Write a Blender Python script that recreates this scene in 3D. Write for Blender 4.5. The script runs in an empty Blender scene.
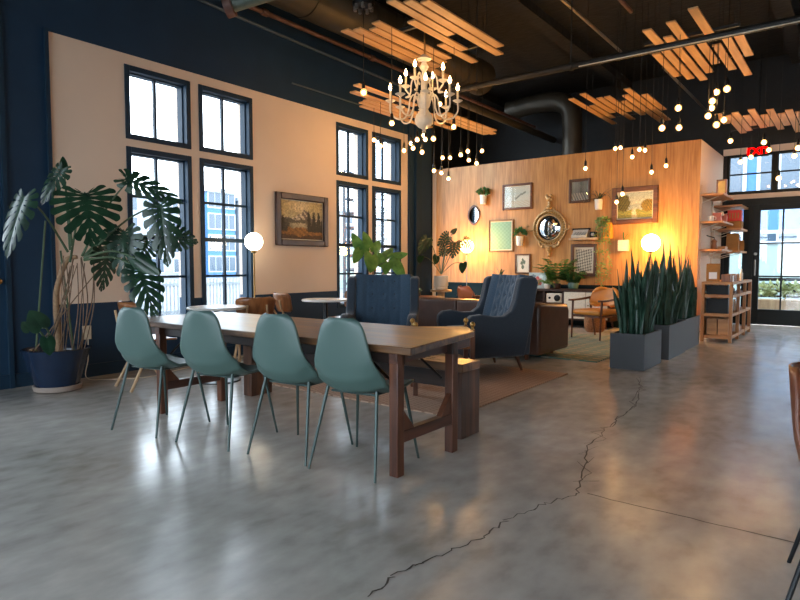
import bpy, bmesh, math, random
from math import sin, cos, pi, radians, sqrt
from mathutils import Vector, Matrix
random.seed(7)
S = bpy.context.scene
C = S.collection

# measured positions (metres)
BULBS={
 'chand':[(-4.390,5.591,2.799),(-4.143,6.543,2.895),(-4.629,6.961,3.343),(-4.227,6.212,2.701),(-4.771,6.817,2.861),(-5.028,7.135,3.004),(-4.741,6.585,2.816),(-5.225,7.104,2.907),(-4.959,6.792,2.762),(-4.742,6.699,2.668),(-5.058,6.714,2.727)],
 'win':[(-5.587,6.703,2.936),(-5.318,6.520,2.791)],
 'canopy':[(-4.797,5.563,3.214)],
 'ply_left':[(-5.134,7.795,2.788),(-5.208,8.121,2.842),(-5.117,7.539,2.561),(-5.197,7.857,2.571),(-5.160,8.006,2.501),(-4.702,7.619,2.761),(-4.673,7.772,2.832),(-4.865,8.125,2.769),(-4.666,8.018,2.686),(-4.759,8.344,2.930)],
 'ply_right':[(-3.242,8.719,2.562),(-3.037,9.407,2.929),(-3.071,9.764,3.001),(-2.735,9.246,2.747),(-2.594,9.107,2.819),(-2.602,9.418,2.855),(-2.415,9.092,2.476),(-2.306,9.437,2.600),(-2.766,8.928,2.176),(-2.895,9.075,2.081)],
 'corner':[(-1.995,7.927,2.833),(-1.794,7.842,3.028),(-1.903,8.381,2.907)],
 'aisle':[(-1.283,7.865,3.168),(-1.457,8.242,3.245),(-1.473,8.093,3.109),(-1.559,8.534,3.132),(-1.549,8.278,2.982),(-1.424,8.110,2.827),(-1.430,8.621,2.982)],
 'door':[(-1.640,10.482,3.046),(-1.178,10.323,2.944),(-1.193,11.068,2.946),(-0.744,10.139,2.783),(-1.472,11.357,2.908),(-1.621,11.364,2.844),(-0.854,11.066,2.819),(-1.012,10.666,2.446)],
}
MONSTERA=[
 ((-5.298,2.490,1.774),(-5.082,2.432,1.308),0.560),
 ((-5.540,2.113,1.723),(-5.510,1.910,1.223),0.340),
 ((-5.508,2.409,1.988),(-5.615,2.242,1.680),0.260),
 ((-5.086,2.725,1.901),(-4.801,3.118,1.710),0.220),
 ((-4.877,2.932,1.691),(-4.763,2.916,1.141),0.320),
 ((-4.963,3.035,1.410),(-4.777,3.236,1.358),0.260),
 ((-5.168,2.756,1.458),(-5.117,2.699,1.002),0.360),
 ((-4.938,2.724,1.210),(-4.730,2.810,1.074),0.150),
 ((-4.955,2.768,1.124),(-4.777,2.810,0.697),0.340),
 ((-5.387,2.702,1.285),(-5.388,2.673,0.908),0.300),
 ((-5.554,2.436,1.978),(-5.565,2.437,2.101),0.070),
 ((-5.138,2.962,1.376),(-5.155,2.871,1.177),0.280),
 ((-5.404,2.824,1.415),(-5.398,2.686,1.177),0.300),
 ((-5.604,2.234,0.606),(-5.582,2.136,0.760),0.180),
 ((-5.460,2.213,0.532),(-5.381,2.200,0.395),0.120),
 ((-5.686,2.171,0.589),(-5.688,2.111,0.662),0.100),
]
STEMS=[
 ((-5.588,2.477,1.177),(-5.298,2.490,1.774),0.000),
 ((-5.553,2.447,1.264),(-5.540,2.113,1.723),0.000),
 ((-5.527,2.471,1.317),(-5.508,2.409,1.988),0.000),
 ((-5.454,2.521,1.229),(-5.064,2.739,1.867),0.000),
 ((-5.490,2.555,1.212),(-4.877,2.932,1.691),0.000),
 ((-5.528,2.591,1.240),(-4.963,3.035,1.410),0.000),
 ((-5.542,2.579,1.231),(-5.168,2.756,1.458),0.000),
 ((-5.439,2.531,1.212),(-4.938,2.724,1.210),0.000),
 ((-5.439,2.530,1.194),(-4.955,2.768,1.124),0.000),
 ((-5.542,2.579,1.231),(-5.387,2.702,1.285),0.000),
 ((-5.540,2.459,1.282),(-5.554,2.436,1.978),0.000),
 ((-5.528,2.589,1.213),(-5.138,2.962,1.376),0.000),
 ((-5.528,2.590,1.231),(-5.404,2.824,1.415),0.000),
 ((-5.728,2.378,0.423),(-5.604,2.234,0.606),0.000),
 ((-5.728,2.378,0.423),(-5.460,2.213,0.532),0.000),
 ((-5.757,2.356,0.423),(-5.686,2.171,0.589),0.000),
]
FIDDLE=[
 ((-5.614,6.442,1.362),(-5.656,6.301,1.596),0.130),
 ((-5.578,6.597,1.393),(-5.655,6.556,1.636),0.140),
 ((-5.559,6.357,1.359),(-5.552,6.223,1.178),0.130),
 ((-5.423,6.456,1.290),(-5.329,6.322,1.054),0.200),
 ((-5.495,6.652,1.279),(-5.323,6.643,1.079),0.130),
 ((-5.531,6.629,1.336),(-5.521,6.776,1.511),0.140),
 ((-5.346,6.764,1.250),(-5.144,6.924,1.321),0.120),
 ((-5.237,6.718,1.206),(-5.045,6.720,0.955),0.150),
 ((-5.304,6.666,1.192),(-5.269,6.554,1.024),0.130),
 ((-5.687,6.636,1.338),(-5.862,6.638,1.472),0.130),
 ((-5.489,6.781,1.251),(-5.441,6.955,1.413),0.130),
]
LMON=[
 ((-6.069,8.760,1.625),(-6.127,8.569,1.342),0.200),
 ((-6.156,8.671,1.308),(-6.121,8.562,1.185),0.110),
 ((-5.939,9.241,1.675),(-6.036,9.028,1.491),0.240),
 ((-5.742,9.131,1.559),(-5.720,9.001,1.273),0.260),
 ((-5.682,9.306,1.598),(-5.496,9.308,1.417),0.200),
 ((-6.100,9.092,1.313),(-6.067,8.980,1.168),0.130),
 ((-5.668,9.286,1.186),(-5.623,9.181,1.008),0.140),
 ((-6.030,9.282,1.461),(-6.056,9.125,1.313),0.200),
 ((-5.898,9.277,1.729),(-5.829,9.336,1.820),0.080),
]
CRACK=[(-1.314,1.533),(-1.330,1.742),(-1.300,1.861),(-1.230,2.149),(-1.224,2.417),(-1.159,2.697),(-1.087,2.888),(-1.169,3.159),(-1.334,3.718),(-1.386,4.345),(-1.429,5.057),(-1.595,5.792),(-1.780,6.347)]
JOINT=2.925
SKY=4.0
EXPO=1.5

# ------------------------------------------------------------------ materials
def lin(h):
    h = h.lstrip('#')
    r = [int(h[i:i+2], 16)/255 for i in (0, 2, 4)]
    return tuple(c/12.92 if c <= .04045 else ((c+.055)/1.055)**2.4 for c in r) + (1,)
def newmat(name):
    m = bpy.data.materials.new(name); m.use_nodes = True
    nt = m.node_tree; nt.nodes.clear()
    out = nt.nodes.new('ShaderNodeOutputMaterial')
    return m, nt, out
def noise(nt, scale, detail=4, vec=None, sc=(1, 1, 1), coord='Object'):
    tc = nt.nodes.new('ShaderNodeTexCoord'); mp = nt.nodes.new('ShaderNodeMapping')
    mp.inputs['Scale'].default_value = sc
    nt.links.new(tc.outputs[coord], mp.inputs['Vector'])
    n = nt.nodes.new('ShaderNodeTexNoise')
    n.inputs['Scale'].default_value = scale; n.inputs['Detail'].default_value = detail
    nt.links.new(mp.outputs[0], n.inputs['Vector'])
    return n.outputs['Fac']
def ramp(nt, fac, stops):
    r = nt.nodes.new('ShaderNodeValToRGB'); e = r.color_ramp.elements
    e[0].position, e[0].color = stops[0][0], stops[0][1]
    e[1].position, e[1].color = stops[-1][0], stops[-1][1]
    for p, c in stops[1:-1]:
        x = e.new(p); x.color = c
    nt.links.new(fac, r.inputs[0]); return r.outputs[0]
def mat(name, col, rough=.5, metal=0, spec=.5, var=.12, nscale=12, sc=(1, 1, 1), bump=0, bscale=60, detail=4, sheen=0, trans=0):
    """principled surface with a procedural tone variation and optional bump"""
    m, nt, out = newmat(name)
    b = nt.nodes.new('ShaderNodeBsdfPrincipled')
    c = lin(col) if isinstance(col, str) else col
    n = noise(nt, nscale, detail, sc=sc)
    lo = tuple(x*(1-var) for x in c[:3])+(1,); hi = tuple(min(1, x*(1+var)) for x in c[:3])+(1,)
    nt.links.new(ramp(nt, n, [(.3, lo), (.7, hi)]), b.inputs['Base Color'])
    b.inputs['Roughness'].default_value = rough; b.inputs['Metallic'].default_value = metal
    b.inputs['Specular IOR Level'].default_value = spec
    if sheen: b.inputs['Sheen Weight'].default_value = sheen
    if trans: b.inputs['Subsurface Weight'].default_value = 0
    if bump:
        bp = nt.nodes.new('ShaderNodeBump'); bp.inputs['Strength'].default_value = bump
        bp.inputs['Distance'].default_value = .01
        nt.links.new(noise(nt, bscale, 5, sc=sc), bp.inputs['Height']); nt.links.new(bp.outputs[0], b.inputs['Normal'])
    nt.links.new(b.outputs[0], out.inputs[0]); return m
def wood(name, dark, light, axis='x', plank=0, plank_axis='y', rough=.4, gs=6, spec=.5):
    """wood grain stretched along an axis, with optional plank to plank tone steps"""
    m, nt, out = newmat(name)
    b = nt.nodes.new('ShaderNodeBsdfPrincipled')
    s = {'x': (.12, 1, 1), 'y': (1, .12, 1), 'z': (1, 1, .12)}[axis]
    n = noise(nt, gs*3, 6, sc=s)
    col = ramp(nt, n, [(.3, lin(dark)), (.5, tuple((a+c)/2 for a, c in zip(lin(dark), lin(light)))), (.7, lin(light))])
    if plank:
        tc = nt.nodes.new('ShaderNodeTexCoord'); sp = nt.nodes.new('ShaderNodeSeparateXYZ')
        nt.links.new(tc.outputs['Object'], sp.inputs[0])
        dv = nt.nodes.new('ShaderNodeMath'); dv.operation = 'DIVIDE'; dv.inputs[1].default_value = plank
        nt.links.new(sp.outputs['XYZ'.index(plank_axis.upper())], dv.inputs[0])
        fl = nt.nodes.new('ShaderNodeMath'); fl.operation = 'FLOOR'; nt.links.new(dv.outputs[0], fl.inputs[0])
        wn = nt.nodes.new('ShaderNodeTexWhiteNoise'); wn.noise_dimensions = '1D'; nt.links.new(fl.outputs[0], wn.inputs['W'])
        fr = nt.nodes.new('ShaderNodeMath'); fr.operation = 'FRACT'; nt.links.new(dv.outputs[0], fr.inputs[0])
        gap = ramp(nt, fr.outputs[0], [(0, (.25, .25, .25, 1)), (.035, (1, 1, 1, 1)), (.97, (1, 1, 1, 1)), (1, (.25, .25, .25, 1))])
        tone = ramp(nt, wn.outputs['Value'], [(0, (.72, .72, .72, 1)), (1, (1.15, 1.12, 1.1, 1))])
        for t in (tone, gap):
            mx = nt.nodes.new('ShaderNodeMix'); mx.data_type = 'RGBA'; mx.blend_type = 'MULTIPLY'; mx.inputs[0].default_value = 1
            nt.links.new(col, mx.inputs[6]); nt.links.new(t, mx.inputs[7]); col = mx.outputs[2]
    nt.links.new(col, b.inputs['Base Color'])
    b.inputs['Specular IOR Level'].default_value = spec
    rr = nt.nodes.new('ShaderNodeMapRange'); rr.inputs['To Min'].default_value = rough-.08; rr.inputs['To Max'].default_value = rough+.1
    nt.links.new(n, rr.inputs[0]); nt.links.new(rr.outputs[0], b.inputs['Roughness'])
    nt.links.new(b.outputs[0], out.inputs[0]); return m
def emit(name, col, strength):
    m, nt, out = newmat(name)
    e = nt.nodes.new('ShaderNodeEmission'); e.inputs[0].default_value = lin(col) if isinstance(col, str) else col
    e.inputs[1].default_value = strength
    nt.links.new(e.outputs[0], out.inputs[0]); return m
def glassmat(name, tint=(.95, .98, 1, 1), gloss=.06):
    m, nt, out = newmat(name)
    t = nt.nodes.new('ShaderNodeBsdfTransparent'); t.inputs[0].default_value = tint
    g = nt.nodes.new('ShaderNodeBsdfGlossy'); g.inputs['Roughness'].default_value = .02
    mx = nt.nodes.new('ShaderNodeMixShader'); mx.inputs[0].default_value = gloss
    nt.links.new(t.outputs[0], mx.inputs[1]); nt.links.new(g.outputs[0], mx.inputs[2]); nt.links.new(mx.outputs[0], out.inputs[0])
    return m
def leafmat(name, dark, light, rough=.4):
    """leaf with a little light passing through"""
    m, nt, out = newmat(name)
    b = nt.nodes.new('ShaderNodeBsdfPrincipled'); b.inputs['Roughness'].default_value = rough
    col = ramp(nt, noise(nt, 9, 3), [(.3, lin(dark)), (.7, lin(light))])
    nt.links.new(col, b.inputs['Base Color'])
    t = nt.nodes.new('ShaderNodeBsdfTranslucent'); nt.links.new(col, t.inputs[0])
    mx = nt.nodes.new('ShaderNodeMixShader'); mx.inputs[0].default_value = .25
    nt.links.new(b.outputs[0], mx.inputs[1]); nt.links.new(t.outputs[0], mx.inputs[2]); nt.links.new(mx.outputs[0], out.inputs[0])
    return m
def attrmat(name, rough=.6):
    """picture whose pigments are stored per vertex"""
    m, nt, out = newmat(name)
    b = nt.nodes.new('ShaderNodeBsdfPrincipled'); b.inputs['Roughness'].default_value = rough
    a = nt.nodes.new('ShaderNodeAttribute'); a.attribute_name = 'Col'
    nt.links.new(a.outputs[0], b.inputs['Base Color']); nt.links.new(b.outputs[0], out.inputs[0]); return m

M = dict(
 navy=mat('navy_paint', '#1f3850', .6, spec=.25, var=.06, nscale=3),
 navy_trim=mat('navy_trim', '#1f3548', .55, spec=.2, var=.05),
 cream=mat('cream_paint', '#e3cebb', .7, var=.025, nscale=2),
 drywall=mat('pink_beige_paint', '#dcc0a4', .7, var=.03, nscale=2),
 black_wall=mat('black_paint', '#1c2023', .7, var=.15),
 teal_wainscot=mat('dark_teal_paint', '#15262b', .75, spec=.12, var=.05),
 ceiling=mat('black_sprayed_deck', '#1a1917', .9, var=.85, nscale=5, sc=(1, 3, 1), bump=1.0, bscale=9),
 dark_steel=mat('dark_painted_steel', '#2e2c29', .5, metal=.3, var=.15),
 duct=mat('grey_brown_duct', '#4a453c', .45, metal=.5, var=.15, nscale=4),
 rust_pipe=mat('rusty_pipe', '#6b4a40', .55, var=.2),
 green_pipe=mat('grey_green_pipe', '#62716a', .45, var=.15),
 pale_pipe=mat('galvanised_conduit', '#8f8a82', .35, metal=.6),
 grey_conduit=mat('navy_grey_conduit', '#3d5162', .5),
 black_frame=mat('black_green_frame', '#0c1211', .5, spec=.25, var=.08),
 glass=glassmat('window_glass'),
 picture_glass=glassmat('picture_glass', (1, 1, 1, 1), .025),
 teal_shell=mat('sage_teal_plastic', '#48605b', .42, var=.02, nscale=3),
 teal_metal=mat('sage_painted_metal', '#394b48', .35, metal=.25, var=.04),
 table_top=wood('worn_plank_top', '#4c301e', '#946a44', 'x', .15, 'y', .33, 7),
 table_frame=wood('dark_brown_timber', '#40241a', '#71442c', 'z', rough=.42),
 table_rail=wood('dark_brown_rail', '#38211a', '#684030', 'y', rough=.42),
 bench_top=wood('bench_plank', '#56392a', '#9a6f4c', 'x', .115, 'y', .28),
 bench_end=wood('bench_block', '#3d261c', '#7a5138', 'z', .062, 'y', .4),
 bench_dark=wood('bench_edge', '#1f1512', '#3d2820', 'x', rough=.45),
 iron=mat('blackened_iron', '#2b2725', .4, metal=.8),
 blue_cloth=mat('blue_wool', '#33495c', .9, var=.3, nscale=160, bump=.35, bscale=260, sheen=.35),
 shaded_cloth=mat('shaded_blue_wool', '#2a343f', .9, var=.25, nscale=160, bump=.3, bscale=260, sheen=.25),  # same blue wool, colour darkened for the shade on the outer panels
 walnut=wood('walnut_leg', '#3a2014', '#6a3f26', 'z', rough=.35),
 leather=mat('brown_leather', '#563d33', .32, var=.22, nscale=5, bump=.15, bscale=70),
 leather_seam=mat('pale_leather_seam', '#8a6a58', .5),
 mustard=mat('mustard_leather', '#c9822e', .42, var=.1, nscale=8, bump=.08),
 rust_leather=mat('rust_leather', '#a1532a', .4, var=.12, nscale=8, bump=.08),
 chair_leather=mat('cognac_leather', '#6b3a26', .35, var=.15, nscale=8, bump=.1),
 chair_inner=mat('cognac_leather_inner', '#a4552f', .35, var=.15, nscale=8),
 black_metal=mat('black_metal', '#1b1d20', .35, metal=.4),
 plank=wood('pale_slat_wood', '#c4905c', '#e2b582', 'y', rough=.5, gs=4),
 bentwood=wood('brown_plywood_shell', '#6f4022', '#a56a3c', 'z', rough=.3),
 pale_wood=wood('pale_timber', '#a88460', '#d3b48c', 'z', rough=.5),
 shelf_wood=wood('oiled_pine', '#a06a3e', '#cf9a64', 'x', rough=.45),
 shelf_post=wood('oiled_pine_post', '#9c643a', '#c8905a', 'z', rough=.45),
 dark_wood=wood('dark_console_wood', '#2a1b14', '#4a3022', 'x', rough=.4),
 white_top=mat('white_laminate', '#e6e3dc', .25, var=.02),
 white_paint=mat('aged_white_paint', '#e4dccb', .4, var=.08, nscale=20),
 ivory=mat('ivory_candle', '#efe0bd', .5, var=.04),
 white_ceramic=mat('white_ceramic', '#e8e2d6', .3, var=.03),
 off_white=mat('off_white_print', '#dcd6c6', .6, var=.1, nscale=40),
 black_plastic=mat('black_plastic', '#0b0c0e', .45, spec=.3, var=.05),
 grey_planter=mat('grey_planter', '#3b3d40', .55, var=.05, nscale=4),
 navy_pot=mat('navy_glazed_pot', '#1d2b41', .25, var=.08),
 saucer=mat('grey_terracotta_saucer', '#a39389', .7),
 soil=mat('dark_soil', '#2b211a', .95, var=.4, nscale=40, bump=.6),
 leaf=leafmat('monstera_leaf', '#142c1f', '#2b4d36', .28),
 leaf_bright=leafmat('bright_leaf', '#3d6a2e', '#76a04a', .35),
 leaf_dark=leafmat('snake_leaf', '#1e3a2c', '#3f6350', .35),
 leaf_mid=leafmat('mid_leaf', '#2f5a32', '#5f8a4a', .45),
 leaf_pale=leafmat('trailing_leaf', '#6c8a4a', '#9bb06a', .5),
 stem=mat('green_stem', '#4c6044', .5, var=.15),
 bark=mat('tan_bark', '#9a7a5c', .8, var=.25, nscale=30, bump=.4),
 root=mat('brown_root', '#7a6350', .8, var=.25, nscale=30),
 brass=mat('aged_brass', '#a8834a', .32, metal=.9, var=.15),
 gilt=mat('antique_gilt', '#b59364', .42, metal=.55, var=.35, nscale=60, bump=.5, bscale=90),
 mirror=mat('mirror_silver', '#e8ecee', .03, metal=1, var=.01),
 walnut_frame=wood('frame_walnut', '#4a2c1c', '#7a4c30', 'x', rough=.35),
 frame_dark=mat('frame_dark_wood', '#3a2620', .35, var=.2, nscale=30),
 frame_brown=mat('frame_brown', '#54382a', .4, var=.2, nscale=30),
 frame_tan=mat('frame_tan', '#86643e', .4, var=.2, nscale=30),
 mat_board=mat('cream_mount', '#dccdb0', .7, var=.02),
 picture=attrmat('picture_pigment'),
 kraft=mat('kraft_paper', '#a8763f', .8, var=.12),
 red_box=mat('red_carton', '#d2382a', .55, var=.08),
 pink_bag=mat('pink_packet', '#cc7c72', .5, var=.08),
 rug_brown=None, rug_teal=None,
 orange_pot=mat('amber_planter', '#d9962e', .45),
 teal_pot=mat('teal_glazed_pot', '#4e6e66', .3),
 basket=mat('woven_basket', '#8a5f3c', .8, var=.4, nscale=50, bump=.8, bscale=80),
 cable=mat('black_cord', '#151413', .6),
 plate=mat('beige_outlet', '#cfc0a8', .5),
 typewriter=mat('grey_enamel', '#b9b6ac', .4),
 filament=emit('hot_filament', (1, .64, .32, 1), 60), bulb=None,
 bulb_candle=emit('warm_candle_bulb', (1, .58, .24, 1), 16),
 globe=emit('warm_globe', (1, .50, .12, 1), 34),
 globe_pale=emit('pale_globe', (1, .84, .6, 1), 5),
 exit_red=emit('exit_letters', (1, .0, .0, 1), 3),
 b_blue=mat('blue_siding', '#3a6694', .7, var=.05),
 b_white=mat('white_facade', '#878e94', .7, var=.05),
 b_grey=mat('grey_facade', '#6a727a', .7, var=.05),
 b_trim=mat('white_trim', '#a9b0b5', .6, var=.02),
 b_glass=mat('dark_pane', '#3c4c5a', .15, var=.1),
 b_steel=mat('tower_steel', '#2c3238', .5),
 b_pale=mat('pale_green_wall', '#7f908b', .8, var=.04),
 asphalt=mat('asphalt', '#5f6164', .9, var=.1),
 paving=mat('pale_paving', '#8d8b87', .85, var=.08),
 car_white=mat('silver_car_paint', '#9aa2a8', .2, metal=.2),
 tyre=mat('tyre_rubber', '#202124', .8),
 shrub=leafmat('shrub_leaf', '#6a7a4a', '#a3a878', .6),
 white_decal=mat('white_decal', '#e6ebee', .5), blue_decal=mat('blue_decal', '#46648f', .5),
)
def rugmat(name, cols, sx, sy):
    m, nt, out = newmat(name)
    b = nt.nodes.new('ShaderNodeBsdfPrincipled'); b.inputs['Roughness'].default_value = .95
    b.inputs['Specular IOR Level'].default_value = .15
    tc = nt.nodes.new('ShaderNodeTexCoord'); mp = nt.nodes.new('ShaderNodeMapping'); mp.inputs['Scale'].default_value = (sx, sy, 1)
    nt.links.new(tc.outputs['Object'], mp.inputs[0])
    br = nt.nodes.new('ShaderNodeTexBrick')
    nt.links.new(mp.outputs[0], br.inputs[0])
    br.inputs['Color1'].default_value = lin(cols[0]); br.inputs['Color2'].default_value = lin(cols[1]); br.inputs['Mortar'].default_value = lin(cols[2])
    br.inputs['Scale'].default_value = 1; br.inputs['Mortar Size'].default_value = .07
    n = noise(nt, 7, 5)
    mx = nt.nodes.new('ShaderNodeMix'); mx.data_type = 'RGBA'; mx.blend_type = 'MIX'
    f = nt.nodes.new('ShaderNodeMath'); f.operation = 'MULTIPLY'; f.inputs[1].default_value = .6
    nt.links.new(n, f.inputs[0]); nt.links.new(f.outputs[0], mx.inputs[0])
    nt.links.new(br.outputs[0], mx.inputs[6]); mx.inputs[7].default_value = lin(cols[3])
    nt.links.new(mx.outputs[2], b.inputs['Base Color']); nt.links.new(b.outputs[0], out.inputs[0]); return m
M['rug_brown'] = rugmat('brown_geometric_rug', ['#c2a691', '#cdb19b', '#9a7b68', '#b29480'], 4.6, 11)
M['rug_teal'] = rugmat('teal_patterned_rug', ['#2a6066', '#578b86', '#a8987f', '#557f7c'], 1.3, 3.2)
def floormat():
    m, nt, out = newmat('polished_concrete')
    b = nt.nodes.new('ShaderNodeBsdfPrincipled')
    big = noise(nt, .7, 9); fine = noise(nt, 9, 10, sc=(1, .55, 1))
    mixf = nt.nodes.new('ShaderNodeMath'); mixf.operation = 'MULTIPLY_ADD'; mixf.inputs[1].default_value = .55
    h = nt.nodes.new('ShaderNodeMath'); h.operation = 'MULTIPLY'; h.inputs[1].default_value = .45
    nt.links.new(fine, h.inputs[0]); nt.links.new(big, mixf.inputs[0]); nt.links.new(h.outputs[0], mixf.inputs[2])
    col = ramp(nt, mixf.outputs[0], [(.34, lin('#948e85')), (.46, lin('#aea8a0')), (.54, lin('#b8b2aa')), (.66, lin('#c9c3ba'))])
    nt.links.new(col, b.inputs['Base Color'])
    rr = nt.nodes.new('ShaderNodeMapRange'); rr.inputs['From Min'].default_value = .35; rr.inputs['From Max'].default_value = .65
    rr.inputs['To Min'].default_value = .18; rr.inputs['To Max'].default_value = .265
    nt.links.new(noise(nt, 1.6, 7), rr.inputs[0]); nt.links.new(rr.outputs[0], b.inputs['Roughness'])
    bp = nt.nodes.new('ShaderNodeBump'); bp.inputs['Strength'].default_value = .10; bp.inputs['Distance'].default_value = .006
    nt.links.new(noise(nt, 22, 7), bp.inputs['Height']); nt.links.new(bp.outputs[0], b.inputs['Normal'])
    nt.links.new(b.outputs[0], out.inputs[0]); return m
def plymat():
    """plywood sheet: vertical grain, faint sheet seams"""
    m, nt, out = newmat('plywood_sheet')
    b = nt.nodes.new('ShaderNodeBsdfPrincipled'); b.inputs['Roughness'].default_value = .42
    n = noise(nt, 7, 7, sc=(1.6, 1, .16)); n2 = noise(nt, 26, 4, sc=(1.5, 1, .1))
    a = nt.nodes.new('ShaderNodeMath'); a.operation = 'MULTIPLY_ADD'; a.inputs[1].default_value = .6
    h = nt.nodes.new('ShaderNodeMath'); h.operation = 'MULTIPLY'; h.inputs[1].default_value = .4
    nt.links.new(n2, h.inputs[0]); nt.links.new(n, a.inputs[0]); nt.links.new(h.outputs[0], a.inputs[2])
    col = ramp(nt, a.outputs[0], [(.36, lin('#a06a34')), (.5, lin('#bb8346')), (.62, lin('#cb9555'))])
    tc = nt.nodes.new('ShaderNodeTexCoord'); sp = nt.nodes.new('ShaderNodeSeparateXYZ'); nt.links.new(tc.outputs['Object'], sp.inputs[0])
    d = nt.nodes.new('ShaderNodeMath'); d.operation = 'DIVIDE'; d.inputs[1].default_value = 1.22; nt.links.new(sp.outputs[0], d.inputs[0])
    f = nt.nodes.new('ShaderNodeMath'); f.operation = 'FRACT'; nt.links.new(d.outputs[0], f.inputs[0])
    g = ramp(nt, f.outputs[0], [(0, (.55, .5, .45, 1)), (.006, (1, 1, 1, 1)), (1, (1, 1, 1, 1))])
    mx = nt.nodes.new('ShaderNodeMix'); mx.data_type = 'RGBA'; mx.blend_type = 'MULTIPLY'; mx.inputs[0].default_value = 1
    nt.links.new(col, mx.inputs[6]); nt.links.new(g, mx.inputs[7]); nt.links.new(mx.outputs[2], b.inputs['Base Color'])
    nt.links.new(b.outputs[0], out.inputs[0]); return m
def bulbmat():
    """amber glass envelope with a soft warm glow around the filament"""
    m, nt, out = newmat('amber_glowing_glass')
    t = nt.nodes.new('ShaderNodeBsdfTransparent'); t.inputs[0].default_value = (1, .86, .62, 1)
    e = nt.nodes.new('ShaderNodeEmission'); e.inputs[0].default_value = (1, .50, .16, 1); e.inputs[1].default_value = .55
    a = nt.nodes.new('ShaderNodeAddShader'); nt.links.new(t.outputs[0], a.inputs[0]); nt.links.new(e.outputs[0], a.inputs[1]); nt.links.new(a.outputs[0], out.inputs[0]); return m
M['bulb'] = bulbmat()
M['floor'] = floormat(); M['ply'] = plymat()
M['crack'] = mat('crack_dark', '#4c443b', .8, var=.2)

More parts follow.
